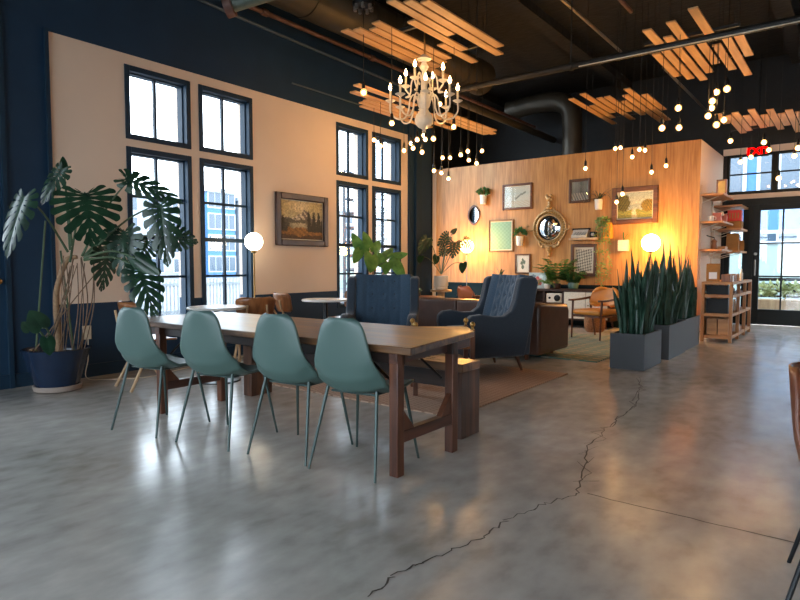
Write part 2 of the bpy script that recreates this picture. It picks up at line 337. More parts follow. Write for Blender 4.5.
# ------------------------------------------------------------------ mesh helpers
def V(*a): return Vector(a)
class MB:
    def __init__(s): s.v = []; s.f = []; s.m = []; s.cur = 0
    def add(s, vs, fs, M4=None):
        o = len(s.v)
        s.v += [tuple(M4 @ Vector(p)) if M4 else tuple(p) for p in vs]
        s.f += [tuple(i+o for i in f) for f in fs]; s.m += [s.cur]*len(fs); return s
    def box(s, a, b, M4=None):
        x0, y0, z0 = a; x1, y1, z1 = b
        return s.add([(x0, y0, z0), (x1, y0, z0), (x1, y1, z0), (x0, y1, z0), (x0, y0, z1), (x1, y0, z1), (x1, y1, z1), (x0, y1, z1)],
              [(0, 3, 2, 1), (4, 5, 6, 7), (0, 1, 5, 4), (1, 2, 6, 5), (2, 3, 7, 6), (3, 0, 4, 7)], M4)
    def cbox(s, c, d, M4=None):
        return s.box([c[i]-d[i]/2 for i in range(3)], [c[i]+d[i]/2 for i in range(3)], M4)
    def tube(s, pts, r, n=8, cap=True):
        pts = [Vector(p) for p in pts]; k = len(pts)
        rs = r if isinstance(r, (list, tuple)) else [r]*k
        t = (pts[1]-pts[0]).normalized()
        up = Vector((0, 0, 1)) if abs(t.z) < .9 else Vector((1, 0, 0))
        nrm = t.cross(up).normalized(); vs = []; fs = []
        for i, p in enumerate(pts):
            tt = (pts[min(i+1, k-1)]-pts[max(i-1, 0)]).normalized()
            nrm = (nrm - tt*nrm.dot(tt))
            nrm = nrm.normalized() if nrm.length > 1e-6 else tt.orthogonal().normalized()
            b = tt.cross(nrm)
            for j in range(n):
                a = 2*pi*j/n; vs.append(p+(nrm*cos(a)+b*sin(a))*rs[i])
        for i in range(k-1):
            for j in range(n):
                fs.append((i*n+j, i*n+(j+1) % n, (i+1)*n+(j+1) % n, (i+1)*n+j))
        if cap: fs += [tuple(range(n))[::-1], tuple(range((k-1)*n, k*n))]
        return s.add(vs, fs)
    def lathe(s, prof, n=20, c=(0, 0, 0), M4=None):
        vs = []; fs = []; k = len(prof)
        for r, z in prof:
            for j in range(n):
                a = 2*pi*j/n; vs.append((c[0]+r*cos(a), c[1]+r*sin(a), c[2]+z))
        for i in range(k-1):
            for j in range(n):
                fs.append((i*n+j, i*n+(j+1) % n, (i+1)*n+(j+1) % n, (i+1)*n+j))
        fs += [tuple(range(n))[::-1], tuple(range((k-1)*n, k*n))]
        return s.add(vs, fs, M4)
    def ball(s, c, r, n=10, sc=(1, 1, 1), M4=None):
        vs = []; fs = []; m = n; k = max(5, n//2+1)
        for i in range(1, k):
            t = pi*i/k
            for j in range(m):
                a = 2*pi*j/m; vs.append((c[0]+r*sc[0]*sin(t)*cos(a), c[1]+r*sc[1]*sin(t)*sin(a), c[2]-r*sc[2]*cos(t)))
        vs += [(c[0], c[1], c[2]-r*sc[2]), (c[0], c[1], c[2]+r*sc[2])]; b = len(vs)-2
        for i in range(k-2):
            for j in range(m): fs.append((i*m+j, i*m+(j+1) % m, (i+1)*m+(j+1) % m, (i+1)*m+j))
        for j in range(m):
            fs.append((b, (j+1) % m, j)); fs.append((b+1, (k-2)*m+j, (k-2)*m+(j+1) % m))
        return s.add(vs, fs, M4)
    def grid(s, fn, nu, nv, keep=None):
        vs = [fn(i/nu, j/nv) for i in range(nu+1) for j in range(nv+1)]
        fs = [(i*(nv+1)+j, (i+1)*(nv+1)+j, (i+1)*(nv+1)+j+1, i*(nv+1)+j+1) for i in range(nu) for j in range(nv) if keep is None or keep(i, j)]
        return s.add(vs, fs)
    def prism(s, pts, axis, a, b, M4=None):
        """polygon pts in the two other axes, extruded along axis from a to b"""
        def P(p, t): return {'x': (t, p[0], p[1]), 'y': (p[0], t, p[1]), 'z': (p[0], p[1], t)}[axis]
        n = len(pts)
        return s.add([P(p, a) for p in pts]+[P(p, b) for p in pts],
              [tuple(range(n))[::-1], tuple(range(n, 2*n))]+[(i, (i+1) % n, n+(i+1) % n, n+i) for i in range(n)], M4)
    def build(s, name, mt, parent=None, bevel=0, seg=2, solid=0, sub=0, ang=38, loc=None):
        me = bpy.data.meshes.new(name); me.from_pydata(s.v, [], s.f)
        mts = mt if isinstance(mt, (list, tuple)) else [mt]
        for q in mts: me.materials.append(M[q] if isinstance(q, str) else q)
        if len(mts) > 1:
            me.polygons.foreach_set('material_index', s.m)
        bm = bmesh.new(); bm.from_mesh(me)
        bmesh.ops.recalc_face_normals(bm, faces=bm.faces); bm.to_mesh(me); bm.free()
        me.shade_smooth(); me.set_sharp_from_angle(angle=radians(ang))
        o = bpy.data.objects.new(name, me); C.objects.link(o)
        if parent: o.parent = parent
        if loc: o.location = loc
        if solid:
            md = o.modifiers.new('solid', 'SOLIDIFY'); md.thickness = solid; md.offset = 0
        if bevel:
            md = o.modifiers.new('bevel', 'BEVEL'); md.width = bevel; md.segments = seg; md.limit_method = 'ANGLE'; md.angle_limit = radians(40)
        if sub:
            md = o.modifiers.new('sub', 'SUBSURF'); md.levels = sub; md.render_levels = sub
        return o
def tag(o, label, cat, group=None):
    o['label'] = label; o['category'] = cat
    if group: o['group'] = group
    return o
def thing(name, label, cat, loc=(0, 0, 0), rz=0, group=None):
    o = bpy.data.objects.new(name, None); C.objects.link(o); o.empty_display_size = .1
    o.location = loc; o.rotation_euler = (0, 0, radians(rz))
    return tag(o, label, cat, group)
def struct(o):
    o['kind'] = 'structure'; return o
KIDS = {}
def dup(root, loc, rz, label, group=None, mats=None):
    """copy of a thing with its parts and sub-parts"""
    allo = list(C.objects)
    def ch(o): return [q for q in allo if q.parent is o]
    r = root.copy(); C.objects.link(r); r.location = loc; r.rotation_euler = (0, 0, radians(rz)); r['label'] = label
    if group: r['group'] = group
    for a in ch(root):
        c = a.copy(); C.objects.link(c); c.parent = r
        if mats and a.name.split('.')[0] in mats:
            c.data = a.data.copy(); c.data.materials.clear(); c.data.materials.append(M[mats[a.name.split('.')[0]]])
        for g in ch(a):
            d = g.copy(); C.objects.link(d); d.parent = c
    return r
def bez(p, n=12):
    """smooth curve through the points p"""
    p = [Vector(q) for q in p]; out = []
    for i in range(len(p)-1):
        a, b, c, d = p[max(i-1, 0)], p[i], p[i+1], p[min(i+2, len(p)-1)]
        for k in range(n):
            t = k/n
            out.append(.5*((2*b)+(c-a)*t+(2*a-5*b+4*c-d)*t*t+(3*b-a-3*c+d)*t**3))
    return out+[p[-1]]
def picture_mesh(name, w, h, fn, parent, nx=76, nz=60, y=0, z0=0):
    """flat painted sheet in the x z plane; fn(u, v) gives its pigment"""
    me = bpy.data.meshes.new(name)
    vs = [(-w/2+w*i/nx, y, z0-h/2+h*j/nz) for i in range(nx+1) for j in range(nz+1)]
    fs = [(i*(nz+1)+j, (i+1)*(nz+1)+j, (i+1)*(nz+1)+j+1, i*(nz+1)+j+1) for i in range(nx) for j in range(nz)]
    me.from_pydata(vs, [], fs); me.materials.append(M['picture'])
    at = me.color_attributes.new('Col', 'FLOAT_COLOR', 'POINT')
    for i in range(nx+1):
        for j in range(nz+1):
            at.data[i*(nz+1)+j].color = lin(fn(i/nx, j/nz)) if isinstance(fn(i/nx, j/nz), str) else tuple(fn(i/nx, j/nz))+(1,)
    o = bpy.data.objects.new(name, me); C.objects.link(o); o.parent = parent; return o
# ------------------------------------------------------------------ the room
WX, PY, FY, CZ = -6.27, 11.15, 13.23, 5.0          # window wall, plywood wall, street wall, deck height
b = MB(); b.box((-8.6, -6.3, -.2), (5.3, 13.6, 0)); FLOOR = struct(b.build('floor', 'floor'))
b = MB(); b.box((-8.6, -6.3, CZ), (5.3, 13.6, CZ+.2)); struct(b.build('ceiling', 'ceiling'))

def wall_cells(b, fixed, t, horiz, holes, zcuts, hcuts, pick, axis):
    """wall of a regular grid of blocks with openings; pick(h, z) gives the paint slot"""
    hs = sorted(set(hcuts+[q for o in holes for q in o[:2]])); zs = sorted(set(zcuts+[q for o in holes for q in o[2:]]))
    for h0, h1 in zip(hs, hs[1:]):
        for z0, z1 in zip(zs, zs[1:]):
            hm, zm = (h0+h1)/2, (z0+z1)/2
            if any(o[0] < hm < o[1] and o[2] < zm < o[3] for o in holes): continue
            b.cur = pick(hm, zm)
            if axis == 'x': b.box((fixed-t, h0, z0), (fixed, h1, z1))
            else: b.box((h0, fixed, z0), (h1, fixed+t, z1))
    b.cur = 0
WIN = [(3.39, 4.18), (4.29, 5.08), (6.64, 7.37), (7.47, 8.23)]
UP, LO = (2.50, 3.28), (.50, 2.42)
EXTRA = [(-4.6, -3.7), (-3.5, -2.6), (-1.2, -.3), (-.1, .8), (1.0, 1.8)]  # windows out of view, added to bring daylight in from the left
holes = [(a, c, *z) for a, c in WIN for z in (UP, LO)] + [(a, c, *z) for a, c in EXTRA for z in (UP, LO)]
b = MB()
wall_cells(b, WX, .30, None, holes, [0, .76, 3.39, CZ], [-6.3, 2.62, 8.43, 9.15],
           lambda h, z: 1 if (2.62 < h < 8.43 and .76 < z < 3.39) else 0, 'x')
struct(b.build('wall_left', ['navy', 'cream']))
b = MB(); b.box((WX, -6.3, 0), (WX+.018, 8.95, .13)); struct(b.build('baseboard_left', 'navy_trim'))
b = MB(); b.box((WX, 2.60, 0), (WX+.03, 2.635, 3.41)); b.box((WX, 2.2, 0), (WX+.03, 2.24, CZ)); struct(b.build('trim_1', 'navy_trim'))
b = MB(); b.box((WX, 8.43, 0), (WX+.03, 8.47, CZ)); b.box((WX-.02, 8.62, 0), (WX+.05, 8.78, CZ)); struct(b.build('trim_2', 'navy_trim'))

def window(idx, y0, y1, z0, z1, rows):
    """deep navy casing with one centre bar, cross bars, a pane of glass"""
    b = MB(); w = .056; xo, xi = WX-.16, WX+.012
    b.box((xo, y0, z0), (xi, y0+w, z1)); b.box((xo, y1-w, z0), (xi, y1, z1))
    b.box((xo, y0+w, z1-w), (xi, y1-w, z1)); b.box((xo, y0+w, z0), (xi, y1-w, z0+w))
    w2 = .014; x2 = WX-.06
    for a, c in ((y0+w, y0+w+w2), (y1-w-w2, y1-w)): b.box((xo, a, z0+w), (x2, c, z1-w))
    b.box((xo, y0+w, z1-w-w2), (x2, y1-w, z1-w)); b.box((xo, y0+w, z0+w), (x2, y1-w, z0+w+w2))
    f = struct(b.build('window_%d' % idx, 'navy_trim', bevel=.004, seg=1))
    m = MB(); ym = (y0+y1)/2; mw = .014
    m.box((WX-.115, ym-mw, z0+w+w2), (WX-.075, ym+mw, z1-w-w2))
    for k in range(1, rows):
        z = z0+w+w2+(z1-z0-2*w-2*w2)*k/rows; q = .024 if (rows == 4 and k == 2) else mw
        m.box((WX-.117, y0+w+w2, z-q), (WX-.073, y1-w-w2, z+q))
    struct(m.build('muntin', 'navy_trim', f))
    g = MB(); g.box((WX-.098, y0+w, z0+w), (WX-.092, y1-w, z1-w)); struct(g.build('pane', 'glass', f))
k = 1
for a, c in WIN+EXTRA:
    for z, r in ((UP, 1), (LO, 4)):
        window(k, a, c, z[0], z[1], r); k += 1

# plywood faced block that closes the lounge
b = MB()
b.cur = 0; b.box((-7.6, PY+.02, 0), (-2.18, FY, 3.23))
b.cur = 1; b.box((-7.5, PY, .76), (-2.18, PY+.02, 3.25))
b.cur = 2; b.box((-7.5, PY-.012, 0), (-2.18, PY+.02, .76))
b.cur = 3; b.box((-2.19, PY+.02, 0), (-2.178, FY, 3.25)); b.box((-7.6, PY-.01, 0), (-7.5, PY+.02, 3.25))
struct(b.build('wall_far', ['black_wall', 'ply', 'teal_wainscot', 'drywall']))
b = MB(); b.box((-7.5, PY-.03, .735), (-2.18, PY-.01, .775)); struct(b.build('trim_3', 'teal_wainscot'))
# bay of the lounge beyond the pier, its glazing added to carry daylight
b = MB()
wall_cells(b, 9.15, .12, None, [(-7.7, WX-.3, .5, 4.7)], [0, CZ], [-7.9, WX-.3], lambda h, z: 0, 'y')
wall_cells(b, -7.7, .2, None, [(9.27, 10.62, .5, 4.7)], [0, CZ], [9.15, 13.4], lambda h, z: 0, 'x')
struct(b.build('wall_lounge', 'black_wall'))
for nm, (a, c) in (('y', ((-7.7, 9.2, .5), (WX-.3, 9.206, 4.7))), ('x', ((-7.8, 9.27, .5), (-7.794, 10.62, 4.7)))):
    f = MB(); e = .05
    if nm == 'y':
        for x in (a[0], (a[0]+c[0])/2-e/2, c[0]-e): f.box((x, 9.17, .5), (x+e, 9.24, 4.7))
        for z in (.5, 4.65): f.box((a[0], 9.172, z), (c[0], 9.238, z+e))
    else:
        for y in (a[1], (a[1]+c[1])/2-e/2, c[1]-e): f.box((-7.83, y, .5), (-7.76, y+e, 4.7))
        for z in (.5, 4.65): f.box((-7.828, a[1], z), (-7.762, c[1], z+e))
    fo = struct(f.build('window_%d' % k, 'navy_trim')); k += 1
    g = MB(); g.box(a, c); struct(g.build('pane', 'glass', fo))
# back and right walls behind the camera; unseen back windows added for daylight
b = MB(); wall_cells(b, -6.3, .3, None, [(-5.6, -3.4, .3, 4.3), (-3.1, -.9, .3, 4.3), (-.6, 1.6, .3, 4.3), (1.9, 4.1, .3, 4.3)], [0, CZ], [-6.57, 5.3], lambda h, z: 0, 'y')
struct(b.build('wall_back', 'navy'))
for a, c in ((-5.6, -3.4), (-3.1, -.9), (-.6, 1.6), (1.9, 4.1)):
    f = MB()
    for x in (a, (a+c)/2-.03, c-.06): f.box((x, -6.2, .3), (x+.06, -6.1, 4.3))
    for z in (.3, 2.4, 4.24): f.box((a, -6.2, z), (c, -6.1, z+.06))
    fo = struct(f.build('window_%d' % k, 'black_frame')); k += 1
    g = MB(); g.box((a, -6.155, .3), (c, -6.149, 4.3)); struct(g.build('pane', 'glass', fo))
b = MB(); b.box((5.0, -6.3, 0), (5.3, 13.6, CZ)); struct(b.build('wall_right', 'cream'))

# street wall: transom, cream bands, door and sidelight
b = MB()
b.cur = 0; b.box((-8.5, FY, 3.25), (5.0, FY+.3, CZ)); b.box((-8.5, FY, 0), (-2.12, FY+.3, 3.25)); b.box((3.2, FY, 0), (5, FY+.3, 3.25))
b.cur = 1; b.box((-2.18, FY-.03, 3.26), (3.2, FY, 3.38)); b.box((-2.18, FY-.03, 2.41), (3.2, FY+.1, 2.50))
struct(b.build('wall_street', ['black_wall', 'cream']))
def glazed(idx, x0, x1, z0, z1, cols, rows, fw, fb, y=FY, name='window_%d', mt='black_frame'):
    f = MB(); f.box((x0, y, z0), (x0+fw, y+.09, z1)); f.box((x1-fw, y, z0), (x1, y+.09, z1))
    f.box((x0+fw, y, z1-fw), (x1-fw, y+.09, z1)); f.box((x0+fw, y, z0), (x1-fw, y+.09, z0+fb))
    o = struct(f.build(name % idx, mt, bevel=.004, seg=1)); m = MB()
    for c in range(1, cols):
        x = x0+fw+(x1-x0-2*fw)*c/cols; m.box((x-.014, y+.03, z0+fb), (x+.014, y+.06, z1-fw))
    for r in range(1, rows):
        z = z0+fb+(z1-fw-z0-fb)*r/rows; m.box((x0+fw, y+.028, z-.014), (x1-fw, y+.062, z+.014))
    if m.v: struct(m.build('muntin', mt, o))
    g = MB(); g.box((x0+fw, y+.042, z0+fb), (x1-fw, y+.048, z1-fw)); struct(g.build('pane', 'glass', o)); return o
for a, c in ((-2.12, -1.32), (-1.38+.06, -.62), (-.62, .2), (.2, 1.2), (1.2, 2.2), (2.2, 3.2)):
    glazed(k, a, c, 2.50, 3.27, 1, 2, .055, .06); k += 1
glazed(k, -2.12, -1.72, 0, 2.33, 1, 3, .09, .2); SIDELIGHT = k; k += 1
D1 = glazed(1, -1.64, -.68, .02, 2.3, 2, 3, .115, .29, name='door_%d')
glazed(2, -.66, .3, .02, 2.3, 2, 3, .115, .29, name='door_%d')
h = MB(); h.tube([(-1.585, FY-.05, .95), (-1.585, FY-.05, 1.25)], .012); h.tube([(-1.585, FY, .98), (-1.585, FY-.05, .98)], .01); h.tube([(-1.585, FY, 1.22), (-1.585, FY-.05, 1.22)], .01)
struct(h.build('door_handle', 'pale_pipe', D1))
h = MB(); h.lathe([(.03, 0), (.03, .02), (.02, .03)], 12, M4=Matrix.Translation((-1.585, FY, 1.36)) @ Matrix.Rotation(pi/2, 4, 'X')); struct(h.build('door_lock', 'pale_pipe', D1))
b = MB()
b.box((-1.72, FY, 0), (-1.64, FY+.1, 2.33)); b.box((-.68, FY, 0), (-.66, FY+.1, 2.33)); b.box((.3, FY, 0), (.4, FY+.1, 2.33))
b.box((-2.12, FY-.01, 2.29), (3.2, FY+.1, 2.41)); struct(b.build('trim_4', 'black_frame'))
glazed(k, .4, 1.8, 0, 2.33, 2, 3, .09, .2); k += 1
glazed(k, 1.8, 3.2, 0, 2.33, 2, 3, .09, .2); k += 1

# cracks and the saw cut of the slab
def strip(path, w, parent, name):
    b = MB(); vs = []; fs = []
    for i, (x, y) in enumerate(path):
        a = Vector(path[max(i-1, 0)]); c = Vector(path[min(i+1, len(path)-1)]); d = (c-a).normalized(); n = Vector((-d.y, d.x))
        ww = w[i] if isinstance(w, list) else w
        vs += [(x+n.x*ww, y+n.y*ww, .0012), (x-n.x*ww, y-n.y*ww, .0012)]
    fs = [(2*i, 2*i+1, 2*i+3, 2*i+2) for i in range(len(path)-1)]
    b.add(vs, fs); return struct(b.build(name, 'crack', parent))
pa = CRACK
cp = []
for i in range(len(pa)-1):
    for t in range(9):
        q = Vector(pa[i]).lerp(Vector(pa[i+1]), t/9)
        cp.append((q.x+random.gauss(0, .008), q.y+random.gauss(0, .012)))
strip(cp, [random.uniform(.002, .0048) for _ in cp], FLOOR, 'floor_crack')
br = [(x+random.gauss(0, .03), y+random.gauss(0, .03)) for x, y in cp[len(cp)*5//9:]]
strip(br, [random.uniform(.001, .004) for _ in br], FLOOR, 'floor_crack')
strip([(x, JOINT+random.gauss(0, .004)) for x in [-1.05+.06*i for i in range(52)]], .004, FLOOR, 'floor_joint')
strip([(-6.2+.2*i, 7.0) for i in range(44)], .003, FLOOR, 'floor_joint')

# ------------------------------------------------------------------ sage shell chairs
def shell_fn(u, v):
    """u runs from the top of the back to the front of the seat, v across"""
    pr = [(-.255, .865), (-.248, .78), (-.24, .69), (-.23, .60), (-.214, .52), (-.165, .455), (-.05, .430), (.10, .440), (.20, .452), (.245, .44)]
    hw = [.132, .150, .172, .196, .217, .229, .225, .218, .21, .188]
    t = u*(len(pr)-1); i = min(int(t), len(pr)-2); f = t-i
    y = pr[i][0]*(1-f)+pr[i+1][0]*f; z = pr[i][1]*(1-f)+pr[i+1][1]*f; w = hw[i]*(1-f)+hw[i+1]*f
    s = 2*v-1
    e = min(u/.13, (1-u)/.11, 1)                       # rounded corners at both ends
    cut = 1-(1-sqrt(max(0, 1-(1-e)**2)))*.42
    w *= cut
    cu = abs(s)**2.4
    back = max(0, 1-u/.5); seat = 1-back
    mid = math.exp(-((u-.5)/.14)**2)
    return (s*w, y+cu*(.03*back+.035*mid), z+cu*(.022*seat+.04*mid))
def shell_chair(name, label, mshell, mleg, loc, rz, group, cat='chair'):
    t = thing(name, label, cat, loc, rz, group)
    b = MB(); b.grid(shell_fn, 36, 22); b.build('shell', mshell, t, solid=.013, ang=60)
    f = MB()
    for y in (-.12, .16): f.tube([(-.15, y, .436), (.15, y, .436)], .007)
    for x in (-.14, .14): f.tube([(x, -.12, .434), (x, .17, .434)], .007)
    f.build('under_frame', mleg, t)
    for sx in (-1, 1):
        for y0, y1 in ((-.135, -.245), (.165, .235)):
            l = MB(); l.tube([(sx*.165, y0, .462 if y0 < 0 else .44), (sx*.222, y1, 0)], [.0105, .0075], 10); l.build('leg', mleg, t)
    return t
CH = [(-3.935, 2.345, 'sage green moulded shell chair farthest left along the long table'),
      (-3.32, 2.455, 'second sage green shell chair from the left at the table'),
      (-2.735, 2.57, 'third sage green shell chair from the left, before the middle of the table'),
      (-2.245, 2.61, 'sage green shell chair nearest the right end of the table')]
c0 = shell_chair('dining_chair', CH[0][2], 'teal_shell', 'teal_metal', (CH[0][0], CH[0][1], 0), 10, 'sage shell chairs along the table')
for (x, y, l), r in zip(CH[1:], (11, 8, 7)): dup(c0, (x, y, 0), r, l)
r1 = shell_chair('leather_chair', 'brown leather shell chair with black legs cut off by the right edge', 'chair_leather', 'black_metal', (.075, 2.50, 0), -88, 'brown leather shell chairs by the aisle'); r1.scale = (1, 1, .925)
dup(r1, (.16, 4.35, 0), -92, 'farther brown leather shell chair showing only a sliver at the right edge')

# ------------------------------------------------------------------ long table and bench
t = thing('dining_table', 'long dark wooden table with worn plank top and trestle legs', 'table', (-3.16, 2.815, 0))
b = MB(); b.prism([(-1.52, -.36), (1.34, -.34), (1.18, .58), (-1.50, .58)], 'z', .682, .722)
b.build('tabletop', 'table_top', t, bevel=.006)
for y in (-.24, .26):
    b = MB(); b.box((-1.27, y-.014, .61), (1.22, y+.014, .681)); b.build('apron', 'bench_dark', t, bevel=.003, seg=1)
for sx in (-1.11, 1.19):
    for y in (-.265, .285):
        b = MB(); b.box((sx-.03, y-.03, 0), (sx+.03, y+.03, .681)); b.build('leg', 'table_frame', t, bevel=.005)
    b = MB(); b.box((sx-.025, -.235, .18), (sx+.025, .255, .245)); b.build('stretcher', 'table_rail', t, bevel=.004)
    b = MB(); b.prism([(sx-.028, -.30), (sx+.028, -.30), (sx-.055+.028, .55), (sx-.055-.028, .55)], 'z', .62, .681); b.build('top_rail', 'table_rail', t, bevel=.004)
    for y, d in ((-.235, 1), (.255, -1)):
        b = MB(); b.prism([(y, .18), (y+d*.03, .18), (y+d*.11, .245), (y, .37)], 'x', sx-.02, sx+.02); b.build('gusset', 'table_frame', t, bevel=.003, seg=1)
    for y in (-.2, .22):
        b = MB(); d = -1 if sx > 0 else 1
        b.tube([(sx+d*.025, y, .46), (sx+d*.34, y, .677)], .008); b.build('brace', 'iron', t)
t = thing('bench', 'low wooden plank bench on block ends behind the long table', 'bench', (-3.2, 3.46, 0))
b = MB(); b.box((-1.16, -.118, .445), (1.16, .118, .50)); b.build('seat', ['bench_top'], t, bevel=.005)
b = MB(); b.box((-1.0, -.112, .335), (1.04, -.085, .444)); b.box((-1.0, .085, .335), (1.04, .112, .444)); b.build('apron', 'bench_dark', t)
for x in (-1.04, 1.10):
    b = MB(); b.box((x-.055, -.117, 0), (x+.055, .117, .444)); b.build('block_end', 'bench_end', t, bevel=.004)

# small table with knobbed corner posts behind the bench
t = thing('side_table', 'small pale topped wooden side table with knobs on its corner posts', 'table', (-2.98, 4.52, .0125), 40)
b = MB(); b.box((-.26, -.2, .54), (.26, .2, .565)); b.build('tabletop', 'pale_wood', t, bevel=.006)
b = MB(); b.box((-.24, -.18, .40), (.24, .18, .539)); b.build('drawer_box', 'bentwood', t, bevel=.004)
for x in (-.25, .25):
    for y in (-.19, .19):
        b = MB(); b.box((x-.02, y-.02, 0), (x+.02, y+.02, .575)); p = b.build('post', 'table_frame', t, bevel=.003)
        q = MB(); q.lathe([(.008, .575), (.013, .585), (.010, .595), (.022, .610), (.024, .622), (.016, .638), (.002, .645)], 14, (x, y, 0)); q.build('knob', 'brass', p)

# ------------------------------------------------------------------ wing armchairs
def wing_chair(label, loc, rz, group):
    t = thing('wing_armchair', label, 'armchair', loc, rz, group)
    side = [(-.34, .17), (-.39, .30), (-.43, .50), (-.42, .575), (-.37, .615), (-.26, .625), (-.12, .60), (.0, .60), (.08, .65), (.13, .76), (.16, .90), (.18, .98), (.23, 1.0), (.37, 1.0), (.40, .95), (.34, .55), (.27, .17)]
    for sx in (-1, 1):
        b = MB()
        n = len(side); rings = []
        for w, sc in ((.265, .0), (.285, .016), (.345, .016), (.365, .0)):
            for y, z in side:
                fl = .045*max(0, min(1, (z-.2)/.5))
                cy, cz = (-.02, .5)
                rings.append((sx*(w+fl*(1 if z < .66 else .9)), y+(y-cy)*sc, z+(z-cz)*sc))
        fs = [tuple(range(n))[::-1], tuple(range(3*n, 4*n))]
        for r in range(3): fs += [(r*n+i, r*n+(i+1) % n, (r+1)*n+(i+1) % n, (r+1)*n+i) for i in range(n)]
        b.add(rings, fs); b.build('wing_arm', 'shaded_cloth', t, bevel=.03, seg=3, ang=50)
    def back(u, v):
        s = 2*u-1
        x = s*.315; z = .40+.625*v+.012*abs(s)**2*v
        chan = .02*abs(cos(2.5*pi*s))**.6
        tuft = -.028*sum(math.exp(-(((s-a)/.10)**2+((v-c)/.07)**2)) for a in (-.4, 0, .4) for c in (.4, .65, .88))
        return (x, .125+.17*v-chan-tuft+.05*s*s*-1, z)
    b = MB(); b.grid(back, 40, 30)
    o = len(b.v)
    b.add([(-.315, .30, .40), (.315, .30, .40), (.315, .37, 1.02), (-.315, .37, 1.02)], [(0, 1, 2, 3)])
    nv = 31
    b.f.append(tuple([o+3]+[i*nv+30 for i in range(41)]+[o+2])); b.m.append(0)
    for a, c in ((0, 3), (40, 2)):
        b.f.append(tuple([o+(0 if a == 0 else 1)]+[a*nv+j for j in range(31)]+[o+c])); b.m.append(0)
    b.build('backrest', 'blue_cloth', t, ang=70)
    b = MB(); b.box((-.33, .26, .17), (.33, .345, .6)); b.prism([(.27, .17), (.35, .17), (.415, .98), (.37, 1.03), (.30, 1.0)], 'x', -.34, .34); b.build('outer_back', 'shaded_cloth', t, bevel=.02)
    for a in (-.4, 0, .4):
        for c in (.4, .65, .88):
            q = MB(); x = a*.315; q.ball((x, .125+.17*c+.012-.05*a*a, .40+.625*c), .013, 8); q.build('button', 'shaded_cloth', t)
    b = MB(); b.cbox((0, -.13, .385), (.54, .56, .15)); b.build('seat_cushion', 'blue_cloth', t, bevel=.05, seg=4)
    b = MB(); b.box((-.30, -.37, .17), (.30, .28, .31)); b.build('seat_base', 'shaded_cloth', t, bevel=.02)
    for sx in (-1, 1):
        for y, dy in ((-.30, -.05), (.22, .06)):
            b = MB(); b.tube([(sx*.27, y, .175), (sx*.29, y+dy, 0)], [.024, .014], 10); b.build('leg', 'walnut', t)
    return t
a0 = wing_chair('blue wing armchair facing forward in front of the far windows', (-4.15, 5.10, .0125), 34, 'blue wing armchairs on the brown rug')
dup(a0, (-3.26, 5.84, .0125), -32, 'blue tufted wing armchair turned sideways before the leather sofa')

# rugs
b = MB(); b.box((-4.85, 3.78, 0), (-2.40, 6.06, .012)); tag(b.build('rug', 'rug_brown', bevel=.004, seg=1), 'brown geometric rug under the two blue armchairs', 'rug')
b = MB(); b.box((-6.2, 7.0, 0), (-2.42, 9.75, .012)); tag(b.build('rug', 'rug_teal', bevel=.004, seg=1), 'teal patterned rug beyond the leather sofa', 'rug')

# ------------------------------------------------------------------ leather sofa, its back to the room
t = thing('sofa', 'brown leather sofa seen from its stitched back', 'sofa', (-4.10, 7.02, .0122))
L = .95
b = MB(); b.box((-L, -.45, .07), (L, .42, .33)); b.build('base', 'leather', t, bevel=.02)
for x0, x1 in ((-L+.02, 0), (0, L-.02)):
    def bk(u, v, x0=x0, x1=x1): return None
    b = MB(); b.box((x0+.002, -.47, .25), (x1-.002, -.24, .70)); b.build('back_panel', 'leather', t, bevel=.035, seg=4)
b = MB()
for k in range(44):
    x = -L+.05+k*(2*L-.1)/43; b.cbox((x, -.462, .688), (.026, .012, .012), Matrix.Rotation(0, 4, 'X'))
b.build('seam', 'leather_seam', t)
for sx in (-1, 1):
    b = MB(); b.prism([(-.47, .07), (.44, .07), (.45, .56), (.40, .64), (-.42, .69), (-.47, .66)], 'x', sx*L-(.02 if sx > 0 else .20), sx*L+(.20 if sx > 0 else .02)); b.build('arm', 'leather', t, bevel=.045, seg=4)
for x0, x1 in ((-L+.03, -.005), (.005, L-.03)):
    b = MB(); b.box((x0, -.22, .335), (x1, .44, .47)); b.build('seat_cushion', 'leather', t, bevel=.04, seg=3)
for x in (-L, L):
    for y in (-.38, .36):
        b = MB(); b.tube([(x, y, .075), (x, y, 0)], [.03, .022], 10); b.build('foot', 'walnut', t)

